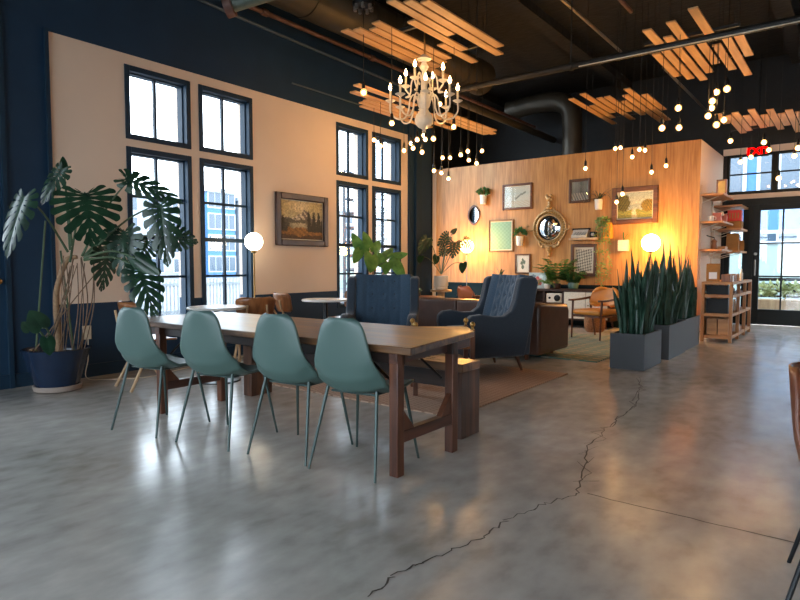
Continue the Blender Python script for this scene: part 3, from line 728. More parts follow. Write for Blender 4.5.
# ------------------------------------------------------------------ timber framed lounge armchairs
def lounge_chair(label, loc, rz, group, mt):
    t = thing('lounge_chair', label, 'armchair', loc, rz, group)
    b = MB(); b.cbox((0, -.02, .41), (.50, .50, .085)); b.build('seat', mt, t, bevel=.035, seg=4)
    def bf(u, v):
        s = 2*u-1; w = .26-.05*v**3; e = min(v/.2, (1-v)/.35, 1); e = 1-(1-sqrt(max(0, 1-(1-e)**2)))*.45
        return (s*w*e, .24-.10*s*s+.07*v, .50+.27*v)
    b = MB(); b.grid(bf, 24, 14); b.build('backrest', mt, t, solid=.05, ang=60, bevel=0)
    for sx in (-1, 1):
        b = MB(); b.tube([(sx*.265, -.26, .0), (sx*.27, -.235, .58)], [.013, .018], 8); b.build('leg', 'walnut', t)
        b = MB(); b.tube([(sx*.25, .30, .0), (sx*.255, .20, .40), (sx*.26, .17, .60)], [.013, .019, .016], 8); b.build('leg', 'walnut', t)
        b = MB(); b.grid(lambda u, v, sx=sx: (sx*(.275-.015*u)+(v-.5)*(.065-.02*u), -.30+.52*u, .592+.035*u*u), 12, 3); b.build('armrest', 'walnut', t, solid=.028)
        b = MB(); b.box((sx*.245-.012, -.25, .33), (sx*.245+.012, .24, .37)); b.build('side_rail', 'walnut', t)
    b = MB(); b.box((-.25, -.265, .335), (.25, -.24, .37)); b.box((-.25, .2, .335), (.25, .225, .37)); b.build('cross_rail', 'walnut', t)
    return t
l0 = lounge_chair('mustard leather armchair with dark timber frame left of the snake plants', (-3.24, 9.30, .0125), -18, 'timber framed lounge armchairs', 'mustard')
dup(l0, (-5.08, 8.75, .0125), 150, 'rust leather armchair peeping over the back of the sofa', mats={'seat': 'rust_leather', 'backrest': 'rust_leather'})

# ------------------------------------------------------------------ bistro tables and bent plywood chairs along the windows
def bistro(label, loc, r):
    t = thing('bistro_table', label, 'table', loc, 0, 'round bistro tables by the windows')
    b = MB(); b.lathe([(r-.006, .715), (r, .722), (r, .734), (r-.006, .74)], 40); b.build('tabletop', 'white_top', t)
    b = MB(); b.lathe([(.05, .02), (.028, .05), (.026, .69), (.09, .714)], 16); b.build('pedestal', 'black_metal', t)
    b = MB(); b.lathe([(.22, 0), (.22, .012), (.06, .024)], 28); b.build('base', 'black_metal', t)
    return t
bt = bistro('round white bistro table by the nearer pair of windows', (-5.05, 3.62, 0), .285)
dup(bt, (-5.12, 5.22, 0), 0, 'round white bistro table left of the front facing blue armchair')
def ply_chair(label, loc, rz):
    t = thing('plywood_chair', label, 'chair', loc, rz, 'brown plywood chairs at the bistro tables')
    def bf(u, v):
        s = 2*u-1; w = .215-.03*(1-v); e = min(v/.22, (1-v)/.22, 1); e = 1-(1-sqrt(max(0, 1-(1-e)**2)))*.3
        return (s*w*e, -.20-.05*v+.075*s*s, .585+.225*v)
    b = MB(); b.grid(bf, 22, 12); b.build('backrest', 'bentwood', t, solid=.014, ang=60)
    def sf(u, v):
        s = 2*u-1; w = .20+.02*v; e = min(v/.15, (1-v)/.15, 1); e = 1-(1-sqrt(max(0, 1-(1-e)**2)))*.25
        return (s*w*e, -.19+.40*v, .445+.012*s*s-.02*max(0, v-.75)*4*max(0, v-.75))
    b = MB(); b.grid(sf, 18, 14); b.build('seat', 'bentwood', t, solid=.016, ang=60)
    for sx in (-1, 1):
        b = MB(); b.tube([(sx*.15, -.02, .43), (sx*.19, .20, 0)], .014, 8); b.build('leg', 'pale_wood', t)
        b = MB(); b.tube([(sx*.15, -.02, .43), (sx*.19, -.24, 0)], .014, 8); b.build('leg', 'pale_wood', t)
        b = MB(); b.tube([(sx*.10, -.13, .43), (sx*.11, -.235, .62), (sx*.10, -.255, .73)], .012, 8); b.build('back_post', 'pale_wood', t)
    b = MB(); b.box((-.15, -.035, .405), (.15, -.005, .435)); b.build('cross_rail', 'pale_wood', t)
    return t
p0 = ply_chair('brown plywood chair by the monstera, left of the nearer bistro table', (-5.35, 3.06, 0), -8)
dup(p0, (-5.22, 4.2, 0), 62, 'brown plywood chair showing its broad back beside the pale globe lamp')
dup(p0, (-5.55, 5.11, 0), -14, 'brown plywood chair below the mountain painting, post visible behind its back')
dup(p0, (-5.36, 5.86, 0), 176, 'dark brown plywood chair under the third window from the left, behind the blue armchair')
# ------------------------------------------------------------------ ceiling services
def service(name, label, cat, pts, r, mt, n=10, collars=()):
    b = MB(); b.tube(pts, r, n); o = b.build(name, mt); tag(o, label, cat)
    for p, q, rr in collars:
        c = MB(); c.tube([p, q], rr, n); c.build('collar', mt, o)
    return o
service('air_duct', 'fat round grey duct running along the window wall under the deck', 'duct', [(-5.62, 1.2, 4.55), (-5.62, 9.8, 4.55)], .30, 'duct', 28,
        [((-5.62, y, 4.55), (-5.62, y+.06, 4.55), .312) for y in (3.2, 5.4, 7.2, 9.0)])
service('air_duct', 'round duct bending down behind the top of the plywood wall', 'duct', bez([(-6.3, 12.2, 4.55), (-5.35, 12.2, 4.6), (-4.92, 12.2, 4.42), (-4.83, 12.2, 4.0), (-4.83, 12.2, 3.24)], 8), .20, 'duct', 24)
service('air_duct', 'slim dark duct running under the fat one toward the plywood wall', 'duct', [(-5.62, 8.9, 3.98), (-5.62, 13.1, 3.98)], .07, 'duct', 12)
service('drain_pipe', 'grey green drain pipe with rusty flange at the top edge over the left windows', 'pipe', [(-5.60, 4.25, 3.99), (-5.10, 4.62, 4.17), (-3.2, 6.0, 4.85)], .075, 'green_pipe', 16)
b = MB(); b.tube([(-5.64, 4.22, 3.976), (-5.57, 4.27, 4.0)], .12, 20); b.build('flange', 'rust_pipe', C.objects['drain_pipe'])
service('sprinkler_pipe', 'thin reddish sprinkler pipe parallel to the window wall', 'pipe', [(-6.08, 4.3, 4.33), (-6.08, 13.1, 4.33)], .03, 'rust_pipe', 10,
        [((-6.08, y, 4.33), (-6.08, y+.09, 4.33), .045) for y in (5.1, 7.2, 9.2)])
service('conduit', 'pale grey conduit bent along the navy wall above the windows', 'conduit', bez([(-6.235, 3.4, 4.95), (-6.235, 3.62, 4.55), (-6.235, 3.95, 4.30), (-6.235, 5.0, 4.22), (-6.235, 8.9, 4.14)], 8), .022, 'grey_conduit', 8)
service('conduit', 'short lower conduit on the navy wall above the mountain painting', 'conduit', [(-6.245, 5.75, 3.63), (-6.245, 8.9, 3.63)], .012, 'grey_conduit', 8)
t = thing('strut_beam', 'long dark crossbeam pipe hanging on rods across the ceiling', 'beam', (0, 7.55, 3.68))
b = MB(); b.tube([(-5.0, 0, 0), (4.6, 0, 0)], .042, 12); b.build('beam', 'dark_steel', t)
b = MB(); b.tube([(-2.9, -.045, -.035), (4.6, -.045, -.035)], .008, 8); b.build('conduit', 'white_paint', t)
for x in (-4.4, -3.02, -.4, 2.4):
    b = MB(); b.tube([(x, 0, .04), (x, 0, 1.32)], .010, 8); r = b.build('hanger_rod', 'dark_steel', t)
    c = MB(); c.tube([(x-.02, 0, 0), (x+.02, 0, 0)], .055, 12); c.build('clamp', 'dark_steel', r)
service('sprinkler_pipe', 'thin pale pipe running away above the crossbeam near the middle', 'pipe', [(-3.2, 5.2, 4.6), (-3.2, 10.1, 4.6)], .022, 'pale_pipe', 8)
service('sprinkler_pipe', 'brown pipe running away above the crossbeam, right of the pale one', 'pipe', [(-2.6, 5.2, 4.6), (-2.6, 8.6, 4.6)], .028, 'rust_pipe', 8)
service('conduit', 'pale conduit running from the right wood cloud toward the street wall', 'conduit', [(-2.52, 10.0, 4.2), (-2.52, 13.228, 4.2)], .022, 'pale_pipe', 8)
for x in (-6.8, -4.0, -1.0, 2.0):
    b = MB(); b.box((x-.06, -6.2, 4.82), (x+.06, 13.2, 4.99)); b.box((x-.11, -6.2, 4.80), (x+.11, 13.2, 4.83)); struct(b.build('ceiling_joist', 'ceiling'))

# wood slat clouds: slats running away from the camera at staggered lengths
SLATS = {
 'large wood slat cloud above the chandelier': (3.9, .112, [(-4.90, 5.34, 7.6), (-4.76, 5.4, 7.1), (-4.60, 5.5, 7.0), (-4.46, 5.38, 6.9), (-4.12, 5.6, 6.75), (-3.98, 5.05, 6.22), (-3.84, 5.16, 7.18), (-3.70, 5.27, 6.92), (-4.25, 6.4, 7.24)]),
 'wood slat cloud behind and below the chandelier': (3.4, .10, [(-5.68, 6.55, 8.25), (-5.56, 6.4, 7.5), (-5.44, 6.35, 8.6), (-5.32, 5.95, 7.45), (-5.20, 7.3, 9.25), (-5.08, 5.75, 7.0), (-5.08, 7.55, 9.3), (-4.96, 7.6, 9.1)]),
 'wood slat cloud above the gallery wall': (3.9, .095, [(-3.9, 9.78, 12.0), (-3.77, 10.4, 11.5), (-3.64, 9.6, 11.1), (-3.51, 10.0, 11.85), (-3.38, 10.0, 11.2), (-3.25, 10.45, 11.6), (-3.12, 10.1, 12.4), (-2.99, 9.75, 12.3), (-2.86, 10.25, 11.45)]),
 'wood slat cloud at the top right crossed by the beam': (3.9, .10, [(-2.21, 8.39, 9.56), (-2.08, 7.48, 9.8), (-1.94, 7.85, 9.98), (-1.80, 7.40, 9.65), (-1.66, 8.18, 9.28), (-1.52, 8.5, 9.7), (-1.45+.07, 8.22, 10.12), (-1.52, 7.16, 8.3), (-1.25, 8.22, 9.2)]),
 'pale wood slat cloud near the street door': (3.55, .098, [(-1.88, 10.81, 11.6), (-1.765, 11.0, 12.6), (-1.65, 10.86, 12.45), (-1.535, 11.18, 12.03), (-1.42, 10.8, 12.33), (-1.305, 11.3, 12.28), (-1.19, 10.98, 12.66), (-1.075, 11.37, 12.37), (-.96, 11.18, 13.1), (-.845, 11.4, 12.4), (-.73, 11.2, 12.9), (-.615, 11.5, 12.6)]),
}
ALLSLATS = []
for lab, (z, w, sl) in SLATS.items():
    cx = sum(q[0] for q in sl)/len(sl); y0 = min(q[1] for q in sl); y1 = max(q[2] for q in sl); cy = (y0+y1)/2
    t = thing('slat_cloud', lab, 'ceiling panel', (cx, cy, z), 0, 'wood slat clouds under the ceiling')
    for x, a, c in sl:
        b = MB(); b.box((x-cx-w/2, a-cy, -.009), (x-cx+w/2, c-cy, .009)); b.build('slat', 'plank', t)
        ALLSLATS.append((x-w/2, x+w/2, a, c, z))
    xs = [q[0] for q in sl]
    for f in (.3, .68):
        y = y0+(y1-y0)*f-cy
        b = MB(); b.box((min(xs)-cx-.05, y-.02, .0095), (max(xs)-cx+.05, y+.02, .045)); b.build('cross_rail', 'dark_steel', t)
        for x in ((min(xs)+.12, max(xs)-.12) if z > 3.45 else (-5.26, -5.14)):
            b = MB(); b.tube([(x-cx, y, .045), (x-cx, y, CZ-z-.01)], .003, 6); b.build('wire', 'cable', t)
def top_at(x, y, z):
    for a, c, d, e, h in ALLSLATS:
        if a-.02 < x < c+.02 and d-.02 < y < e+.02 and h > z: return h-.012
    return CZ-.005

# ------------------------------------------------------------------ pendant bulbs
def pendant(p, label, group, r=.042, pear=True):
    x, y, z = p; t = thing('pendant_bulb', label, 'pendant light', (x, y, z), 0, group)
    b = MB(); b.tube([(0, 0, .13), (0, 0, top_at(x, y, z)-z)], .0035, 6); b.build('cord', 'cable', t)
    b = MB(); b.lathe([(.019, r*.9), (.021, r+.03), (.016, r+.07), (.006, r+.085), (.004, .14)], 12); b.build('socket', 'black_plastic', t)
    b = MB()
    pr = [(.004, -r), (r*.55, -r*.85), (r*.9, -r*.45), (r, 0), (r*.88, r*.45), (r*.62, r*.8), (.018, r*1.05)] if pear else [(.004, -r), (r*.5, -r*.87), (r*.87, -r*.5), (r, 0), (r*.87, r*.5), (r*.5, r*.87), (.016, r)]
    b.lathe(pr, 14); o = b.build('bulb', 'bulb', t)
    b = MB(); b.ball((0, 0, -.002), r*.55, 10, (1, 1, 1.15)); b.build('filament', 'filament', o)
ORD = ['first', 'second', 'third', 'fourth', 'fifth', 'sixth', 'seventh', 'eighth', 'ninth', 'tenth', 'eleventh']
WHERE = {'chand': 'bare bulb in the chandelier cluster', 'win': 'bare bulb hanging in front of the far window pair', 'ply_left': 'bare bulb before the left end of the plywood wall',
         'ply_right': 'bare bulb before the right half of the plywood wall', 'corner': 'round bulb near the plywood wall corner',
         'aisle': 'round bulb in the tight cluster under the top right wood cloud', 'door': 'round bulb hanging before the street door and transom'}
def scr(p):                                     # left to right as seen from the room's entrance corner
    return (p[0]*.7944+p[1]*.6074)/(-p[0]*.6074+p[1]*.7944)
for g, L in BULBS.items():
    if g == 'canopy': continue
    L = sorted(L, key=scr); n = len(L)
    for i, p in enumerate(L):
        if g == 'win': lab = WHERE[g]+(', the left one of two' if i == 0 else ', the right one of two')
        elif g == 'corner': lab = WHERE[g]+', '+('left one, before the wall' if i == 0 else 'upper one of the right pair' if p[2] > 3 else 'lower one of the right pair')
        else: lab = WHERE[g]+', '+(ORD[i]+' from the left' if i < n-1 else 'rightmost')
        pendant(p, lab, {'chand': 'bulbs around the chandelier', 'win': 'bulbs before the far windows', 'ply_left': 'bulbs over the left of the plywood wall', 'ply_right': 'bulbs before the gallery wall', 'corner': 'bulbs by the wall corner', 'aisle': 'bulbs clustered over the aisle', 'door': 'bulbs near the street door'}[g],
                .040 if g in ('corner', 'aisle', 'door') else .033, g not in ('corner', 'aisle', 'door'))
# many armed canopy with one lit bulb
cp = BULBS['canopy'][0]
t = thing('ceiling_canopy', 'black multi port ceiling canopy with one bulb on a long cord', 'pendant light', (cp[0], cp[1], cp[2]))
hz = 4.22-cp[2]
b = MB(); b.lathe([(.02, hz+.10), (.12, hz+.07), (.135, hz+.03), (.12, hz), (.02, hz)], 24); b.build('canopy', 'black_metal', t)
for i in range(7):
    a = 2*pi*i/7; b = MB(); b.lathe([(.015, hz-.055), (.022, hz-.05), (.022, hz+.01), (.012, hz+.02)], 10, (.10*cos(a), .10*sin(a), 0)); b.build('port', 'pale_pipe', t)
b = MB(); b.tube([(0, 0, hz+.1), (.01, 0, CZ-cp[2]-.01)], .01, 8); b.tube([(0, 0, .13), (0, 0, hz)], .0045, 6); b.build('cord', 'cable', t)
b = MB(); b.lathe([(.019, .037), (.021, .07), (.016, .11), (.004, .14)], 12); b.build('socket', 'black_plastic', t)
b = MB(); b.lathe([(.004, -.042), (.022, -.036), (.037, -.019), (.042, 0), (.037, .019), (.026, .034), (.018, .044)], 14); o = b.build('bulb', 'bulb', t)
b = MB(); b.ball((0, 0, -.002), .02, 10, (1, 1, 1.15)); b.build('filament', 'filament', o)

# ------------------------------------------------------------------ chandelier
t = thing('chandelier', 'white candle chandelier with curled arms and lit flame bulbs', 'chandelier', (-4.29, 6.1, 3.3))
b = MB(); b.lathe([(.01, .40), (.03, .395), (.055, .37), (.085, .352), (.09, .34), (.04, .325), (.026, .30), (.045, .27), (.058, .25), (.045, .225), (.028, .20), (.034, .12), (.042, .06), (.036, -.02), (.05, -.06), (.075, -.10), (.085, -.16), (.07, -.22), (.05, -.25), (.06, -.28), (.10, -.33), (.115, -.38), (.105, -.43), (.07, -.47), (.03, -.49), (.018, -.51), (.025, -.53), (.004, -.55)], 24)
b.build('column', 'white_paint', t)
b = MB(); n = 7
for i in range(n):
    z = .40+i*.17; b.tube([(.012*cos(i*1.57), .012*sin(i*1.57), z), (.012*cos(i*1.57), .012*sin(i*1.57), z+.16)], .006, 6)
b.tube([(0, 0, .39), (0, 0, CZ-3.3-.01)], .004, 6); b.build('chain', 'brass', t)
def arm(a, R, zb, dip, r0z):
    ca, sa = cos(a), sin(a)
    prof = [(.06, r0z), (.12, r0z+.10), (.17, r0z+.04), (.19, r0z-.10), (.25, dip), (R-.06, dip+.01), (R, dip+.09), (R, zb-.175)]
    pp = bez([(q[0]*ca, q[0]*sa, q[1]) for q in prof], 6)
    b = MB(); b.tube(pp, .0105, 8); o = b.build('arm', 'white_paint', t)
    c = MB(); c.lathe([(.012, zb-.18), (.03, zb-.172), (.058, zb-.155), (.062, zb-.15), (.015, zb-.148)], 16, (R*ca, R*sa, 0)); c.build('drip_cup', 'white_paint', o)
    c = MB(); c.lathe([(.0135, zb-.148), (.0135, zb-.035), (.008, zb-.03)], 10, (R*ca, R*sa, 0)); c.build('candle', 'ivory', o)
    c = MB(); c.lathe([(.009, zb-.03), (.019, zb-.012), (.021, zb+.004), (.014, zb+.026), (.006, zb+.046), (.001, zb+.058)], 10, (R*ca, R*sa, 0)); c.build('flame_bulb', 'bulb_candle', o)
a0c = radians(37.4)
for i in range(8): arm(a0c+2*pi*i/8, .41, .0, -.37, -.18)
for i in range(4): arm(a0c+radians(45)+pi/2*i+.3, .25, .21, -.08, .05)

# ------------------------------------------------------------------ globe lamps
def globe_lamp(label, loc, h, r, mt, pole='brass'):
    t = thing('globe_lamp', label, 'floor lamp', loc)
    b = MB(); b.lathe([(.13, 0), (.13, .014), (.02, .026)], 28); b.build('base', pole, t)
    b = MB(); b.tube([(0, 0, .02), (0, 0, h-r-.01)], .009, 10); b.build('pole', pole, t)
    b = MB(); b.lathe([(.012, h-r-.035), (.034, h-r-.02), (.036, h-r+.008)], 16); b.build('cup', pole, t)
    b = MB(); b.ball((0, 0, h), r, 24); b.build('globe', mt, t)
globe_lamp('pale globe lamp on thin pole between near windows and mountain painting', (-6.0, 4.86, 0), 1.44, .112, 'globe_pale')
globe_lamp('glowing globe lamp half hidden behind leaves at the left of the plywood wall', (-6.50, 10.80, 0), 1.54, .14, 'globe', 'pale_pipe')
globe_lamp('glowing globe lamp above the snake plants by the right of the plywood wall', (-2.83, 10.72, 0), 1.525, .15, 'globe')

# ------------------------------------------------------------------ pictures and wall things
def framed(name, label, cx, cz, w, h, fw, mt, fn, wall='y', plane=PY, mount=.0, mount_mat='mat_board', depth=.035, glass=False, cat='picture', mount2=None):
    t = thing(name, label, cat, (cx, plane, cz) if wall == 'y' else (plane, cx, cz), 0 if wall == 'y' else 90)
    b = MB()
    for a, c in (((-w/2, -h/2), (-w/2+fw, h/2)), ((w/2-fw, -h/2), (w/2, h/2)), ((-w/2+fw, -h/2), (w/2-fw, -h/2+fw)), ((-w/2+fw, h/2-fw), (w/2-fw, h/2))):
        b.box((a[0], -depth, a[1]), (c[0], -.002, c[1]))
    b.build('frame', mt, t, bevel=min(.012, fw*.3), seg=2)
    b = MB(); b.box((-w/2+fw*.9, -.012, -h/2+fw*.9), (w/2-fw*.9, -.003, h/2-fw*.9)); b.build('mount', mount_mat, t)
    iw, ih = w-2*fw-2*mount, h-2*fw-2*mount
    picture_mesh('picture', iw, ih, fn, t, y=-.0135)
    if glass:
        b = MB(); b.box((-w/2+fw, -.019, -h/2+fw), (w/2-fw, -.017, h/2-fw)); b.build('glass', 'picture_glass', t)
    return t
def mixc(a, b, t): t = max(0, min(1, t)); return tuple(x*(1-t)+y*t for x, y in zip(a[:3], b[:3]))
def L3(h): return lin(h)[:3]
def wob(u, s, ph=0): return .5*sin(u*s+ph)+.3*sin(u*s*2.3+ph*1.7)+.2*sin(u*s*5.1+ph*2.9)
def grainy(f, k):
    def g(u, v):
        c = f(u+random.gauss(0, .008), v+random.gauss(0, .008)); q = 1+.5*k*wob(u*3+v*2.1, 31)+.8*k*CELL[int(max(0, min(.999, u))*44)][int(max(0, min(.999, v))*34)]; return tuple(max(0, x*q) for x in (L3(c) if isinstance(c, str) else c[:3]))
    return g
CELL = [[random.gauss(0, 1) for _ in range(60)] for _ in range(60)]
def mountain(u, v):
    sky = mixc(L3('#8a9488'), L3('#b9a574'), v*1.1+.25*wob(u, 9)); c = mixc(sky, L3('#d8c69a'), math.exp(-((u-.45)/.2)**2-((v-.85)/.15)**2))
    pk = .56+.24*max(0, 1-abs(u-.55)/.2)+.05*wob(u, 22)
    if v < pk: c = L3('#6a5f58') if wob(u*1.3+v, 34) > -.05 else L3('#c9bca4')
    if v < .52+.05*wob(u, 13): c = mixc(L3('#4a4436'), L3('#6f6a58'), u)
    if .28 < v < .42 and .2 < u < .72: c = mixc(L3('#b4a684'), L3('#7a745e'), abs(u-.45)*3)
    if v < .30+.03*wob(u, 17): c = mixc(L3('#7a5228'), L3('#9a6d34'), .5+wob(u+v, 40))
    if v < .1+.05*wob(u, 9, 1): c = L3('#4e3720')
    tr = .34+.42*abs(sin(u*26)) if (u > .62 or u < .16) else 0
    if .2 < v < tr*(1 if u > .62 else .8): c = L3('#2f2c20')
    return c
def landscape(u, v):
    c = mixc(L3('#d9cfae'), L3('#b6c0b0'), v)
    if v < .55+.05*wob(u, 12): c = mixc(L3('#9aa7a6'), L3('#b8bba8'), u)
    if v < .34+.03*wob(u, 15): c = mixc(L3('#7f8a44'), L3('#a79a48'), .5+wob(u+v*2, 30))
    if abs(u-.48-.15*(.3-v)*wob(v, 18)) < .05+.12*max(0, .3-v) and v < .36: c = L3('#d8ccae')
    d = ((u-.16)/.20)**2+((v-.60)/.34)**2
    if d < 1+.25*wob(u*3+v*2, 20): c = mixc(L3('#3f421c'), L3('#7a6c2c'), .5+wob(u*2-v, 40))
    d = ((u-.88)/.2)**2+((v-.48)/.25)**2
    if d < 1+.25*wob(u*2+v*3, 22): c = mixc(L3('#5f5a26'), L3('#a8842f'), .5+wob(u*2+v, 44))
    if v < .13: c = mixc(c, L3('#5b5a2a'), .6)
    return c
def abstract(u, v):
    c = mixc(L3('#a9b6ac'), L3('#cfc5ae'), u*.7+.25*wob(v, 7)+.1)
    if abs(v-.35-.35*(u-.25)*1.6-.06*wob(u, 10)) < .05 and .4 < u < .85: c = L3('#7d7f70')
    if v < .3 and wob(u*2+v*3, 18) > .2: c = L3('#b9a988')
    return c
def green_grid(u, v):
    c = L3('#739d84') if (int(u*11)+int(v*14)) % 2 else L3('#82aa90')
    return mixc(c, L3('#7aa588'), .35*(.5+wob(u*3+v*5, 21)))
def botanic(u, v):
    c = L3('#ddd4c0'); 
    for a, x, y, s in ((0, .5, .3, .12), (1, .4, .55, .10), (2, .62, .6, .11), (3, .5, .75, .09)):
        if ((u-x)/s)**2+((v-y)/(s*1.2))**2 < 1+.5*wob(u*4+v*3+a, 12): c = L3('#5f6e5a')
    if abs(u-.5) < .025 and v < .6 and v > .15: c = L3('#55604e')
    return c
def dense_print(u, v):
    k = wob(u*2+.3*v, 24)+wob(v*2-.4*u, 27, 1.3)
    c = L3('#c9bfaa') if k > .1 else L3('#7e7867') if k > -.35 else L3('#544f44')
    return c if .06 < u < .94 and .05 < v < .95 else L3('#cfc6b2')
def dark_photo(u, v):
    c = mixc(L3('#4b4f4a'), L3('#8f9388'), v*.6+.3*wob(u, 8))
    if v < .4 and wob(u*2+v, 20) > 0: c = L3('#9c9484')
    return c
framed('framed_painting', 'mountain lake oil painting in a dark wooden frame between the window pairs', (5.40+6.45)/2, 1.775, .99, .72, .085, 'frame_dark', grainy(mountain, .25), 'x', WX, .012, 'off_white', .05)
framed('framed_painting', 'country landscape painting in a wide brown frame, largest on the plywood wall', -3.23, 2.215, .80, .66, .085, 'walnut_frame', grainy(landscape, .2), mount=.018, mount_mat='off_white', depth=.05)
framed('framed_picture', 'pale beige and teal abstract print in a dark brown frame', -5.535, 2.525, .66, .52, .045, 'walnut_frame', abstract, mount=.015, glass=True)
framed('framed_picture', 'pale green gridded print in a thin brown upright frame', -5.89, 1.75, .57, .66, .03, 'frame_tan', green_grid, mount=.02)
framed('framed_picture', 'small dark photograph in a brown frame right of the round mirror', -4.245, 2.545, .42, .45, .05, 'frame_brown', dark_photo, glass=True)
framed('framed_picture', 'small botanical sketch in a narrow dark frame above the blue armchair', -5.395, 1.175, .34, .40, .03, 'walnut_frame', botanic, mount=.012, glass=True)
framed('framed_picture', 'tall floral print in an ornate brown frame above the console', -4.14, 1.24, .50, .61, .062, 'frame_brown', dense_print, mount=.012, depth=.05)

# small pointed oval mirror
t = thing('oval_mirror', 'small pointed oval mirror in a thin dark frame left of the green print', 'mirror', (-6.535, PY, 2.205))
def oval(k, n=40):
    return [(.145*k*sin(2*pi*i/n)*abs(sin(2*pi*i/n))**.15, .19*k*(-cos(2*pi*i/n)) * (1+.12*abs(cos(2*pi*i/n))**6)) for i in range(n)]
o_, i_ = oval(1), oval(.82); n = len(o_)
b = MB(); b.add([(p[0], -.03, p[1]) for p in o_]+[(p[0], -.03, p[1]) for p in i_]+[(p[0], -.002, p[1]) for p in o_]+[(p[0], -.012, p[1]) for p in i_],
   sum([[(k, (k+1) % n, n+(k+1) % n, n+k), (2*n+k, 2*n+(k+1) % n, (k+1) % n, k), (n+k, n+(k+1) % n, 3*n+(k+1) % n, 3*n+k)] for k in range(n)], []))
b.build('frame', 'frame_brown', t)
b = MB(); b.prism(i_, 'y', -.014, -.004); b.build('mirror_glass', 'mirror', t)

# round convex mirror with gilt frame
t = thing('round_mirror', 'round convex mirror in an ornate gilt frame with crest and candle arms', 'mirror', (-4.83, PY, 1.87))
Ry = Matrix.Rotation(pi/2, 4, 'X')
b = MB(); pr = [(.235, .002), (.235, .045), (.25, .06), (.275, .05), (.295, .03), (.325, .055), (.345, .05), (.35, .002)]
b.lathe([(.22, .002)]+pr, 48, M4=Ry); b.build('frame', 'gilt', t)
for i in range(36):
    a = 2*pi*i/36
    b = MB(); b.ball((.30*cos(a), -.05, .30*sin(a)), .018, 8); b.build('bead', 'brass', t)
b = MB(); b.lathe([(.232, .012), (.2, .030), (.14, .046), (.07, .055), (.003, .058)], 40, M4=Ry); b.build('mirror_glass', 'mirror', t, ang=80)
b = MB(); b.lathe([(.22, .025), (.235, .045), (.245, .035), (.24, .01)], 48, M4=Ry); b.build('black_slip', 'black_plastic', t)
b = MB()
b.tube(bez([(-.12, -.03, .33), (-.07, -.04, .38), (0, -.04, .40), (.07, -.04, .38), (.12, -.03, .33)], 5), [.02]*21, 8)
b.lathe([(.05, .36), (.06, .40), (.03, .45), (.035, .49), (.02, .52)], 12, (0, -.04, 0))
b.ball((-.02, -.045, .57), .05, 10, (1, .7, 1.1)); b.ball((.035, -.05, .62), .03, 8); b.ball((-.06, -.045, .61), .035, 8, (1, .6, 1.2)); b.ball((.03, -.04, .55), .045, 8, (1, .6, .8))
b.build('crest', 'gilt', t)
b = MB()
for sx in (-1, 1):
    b.tube(bez([(0, -.03, -.34), (sx*.10, -.04, -.37), (sx*.19, -.04, -.33), (sx*.20, -.04, -.27), (sx*.15, -.04, -.28)], 5), .022, 8)
    b.ball((sx*.13, -.045, -.36), .035, 8)
b.lathe([(.012, -.56), (.035, -.54), (.03, -.49), (.055, -.44), (.07, -.37), (.05, -.34)], 12, (0, -.035, 0)); b.build('pendant_carving', 'gilt', t)
for sx in (-1, 1):
    b = MB(); b.tube(bez([(sx*.33, -.04, -.02), (sx*.38, -.08, -.05), (sx*.43, -.10, -.02), (sx*.43, -.10, .03)], 5), .009, 8)
    b.lathe([(.01, .03), (.032, .04), (.036, .05), (.012, .052), (.012, .09)], 10, (sx*.43, -.10, 0)); b.build('candle_arm', 'gilt', t)

# foliage helpers
def clump(b, c, r, n, s, down=0, flat=1):
    for _ in range(n):
        d = Vector((random.gauss(0, 1), random.gauss(0, 1), random.gauss(0, 1))).normalized()
        if d.z < -.2 and not down: d.z = -d.z
        p = Vector(c)+Vector((d.x*r[0], d.y*r[1], d.z*r[2]))*random.uniform(.45, 1)
        t = (d+Vector((random.gauss(0, .4), random.gauss(0, .4), random.gauss(0, .4)-.2))).normalized(); n_ = t.orthogonal().normalized()
        n_ = Matrix.Rotation(random.uniform(0, 6.3), 4, t) @ n_; l = s*random.uniform(.7, 1.3); w = l*.32
        m_ = n_.cross(t)*l*.08
        b.add([p, p+t*l*.45+n_*w+m_, p+t*l, p+t*l*.45-n_*w+m_], [(0, 1, 2), (0, 2, 3)])
def strap(b, p, d, l, w, droop, n=7, side=None):
    """long arching leaf blade"""
    d = Vector(d).normalized(); sd = Vector(side) if side else d.cross(Vector((0, 0, 1)))
    sd = sd.normalized() if sd.length > .01 else Vector((1, 0, 0)); vs = []; q = Vector(p)
    for i in range(n+1):
        t = i/n; ww = w*(.55+.9*t)*(1-t**3) if t < 1 else .001
        ww = max(ww, .0008); vs += [q-sd*ww, q+Vector((0, 0, -.25*ww)), q+sd*ww]
        dd = (d+Vector((0, 0, -droop*t*t*1.6))).normalized(); q = q+dd*(l/n)
    b.add(vs, [f for i in range(n) for f in ((3*i, 3*i+1, 3*i+4, 3*i+3), (3*i+1, 3*i+2, 3*i+5, 3*i+4))])
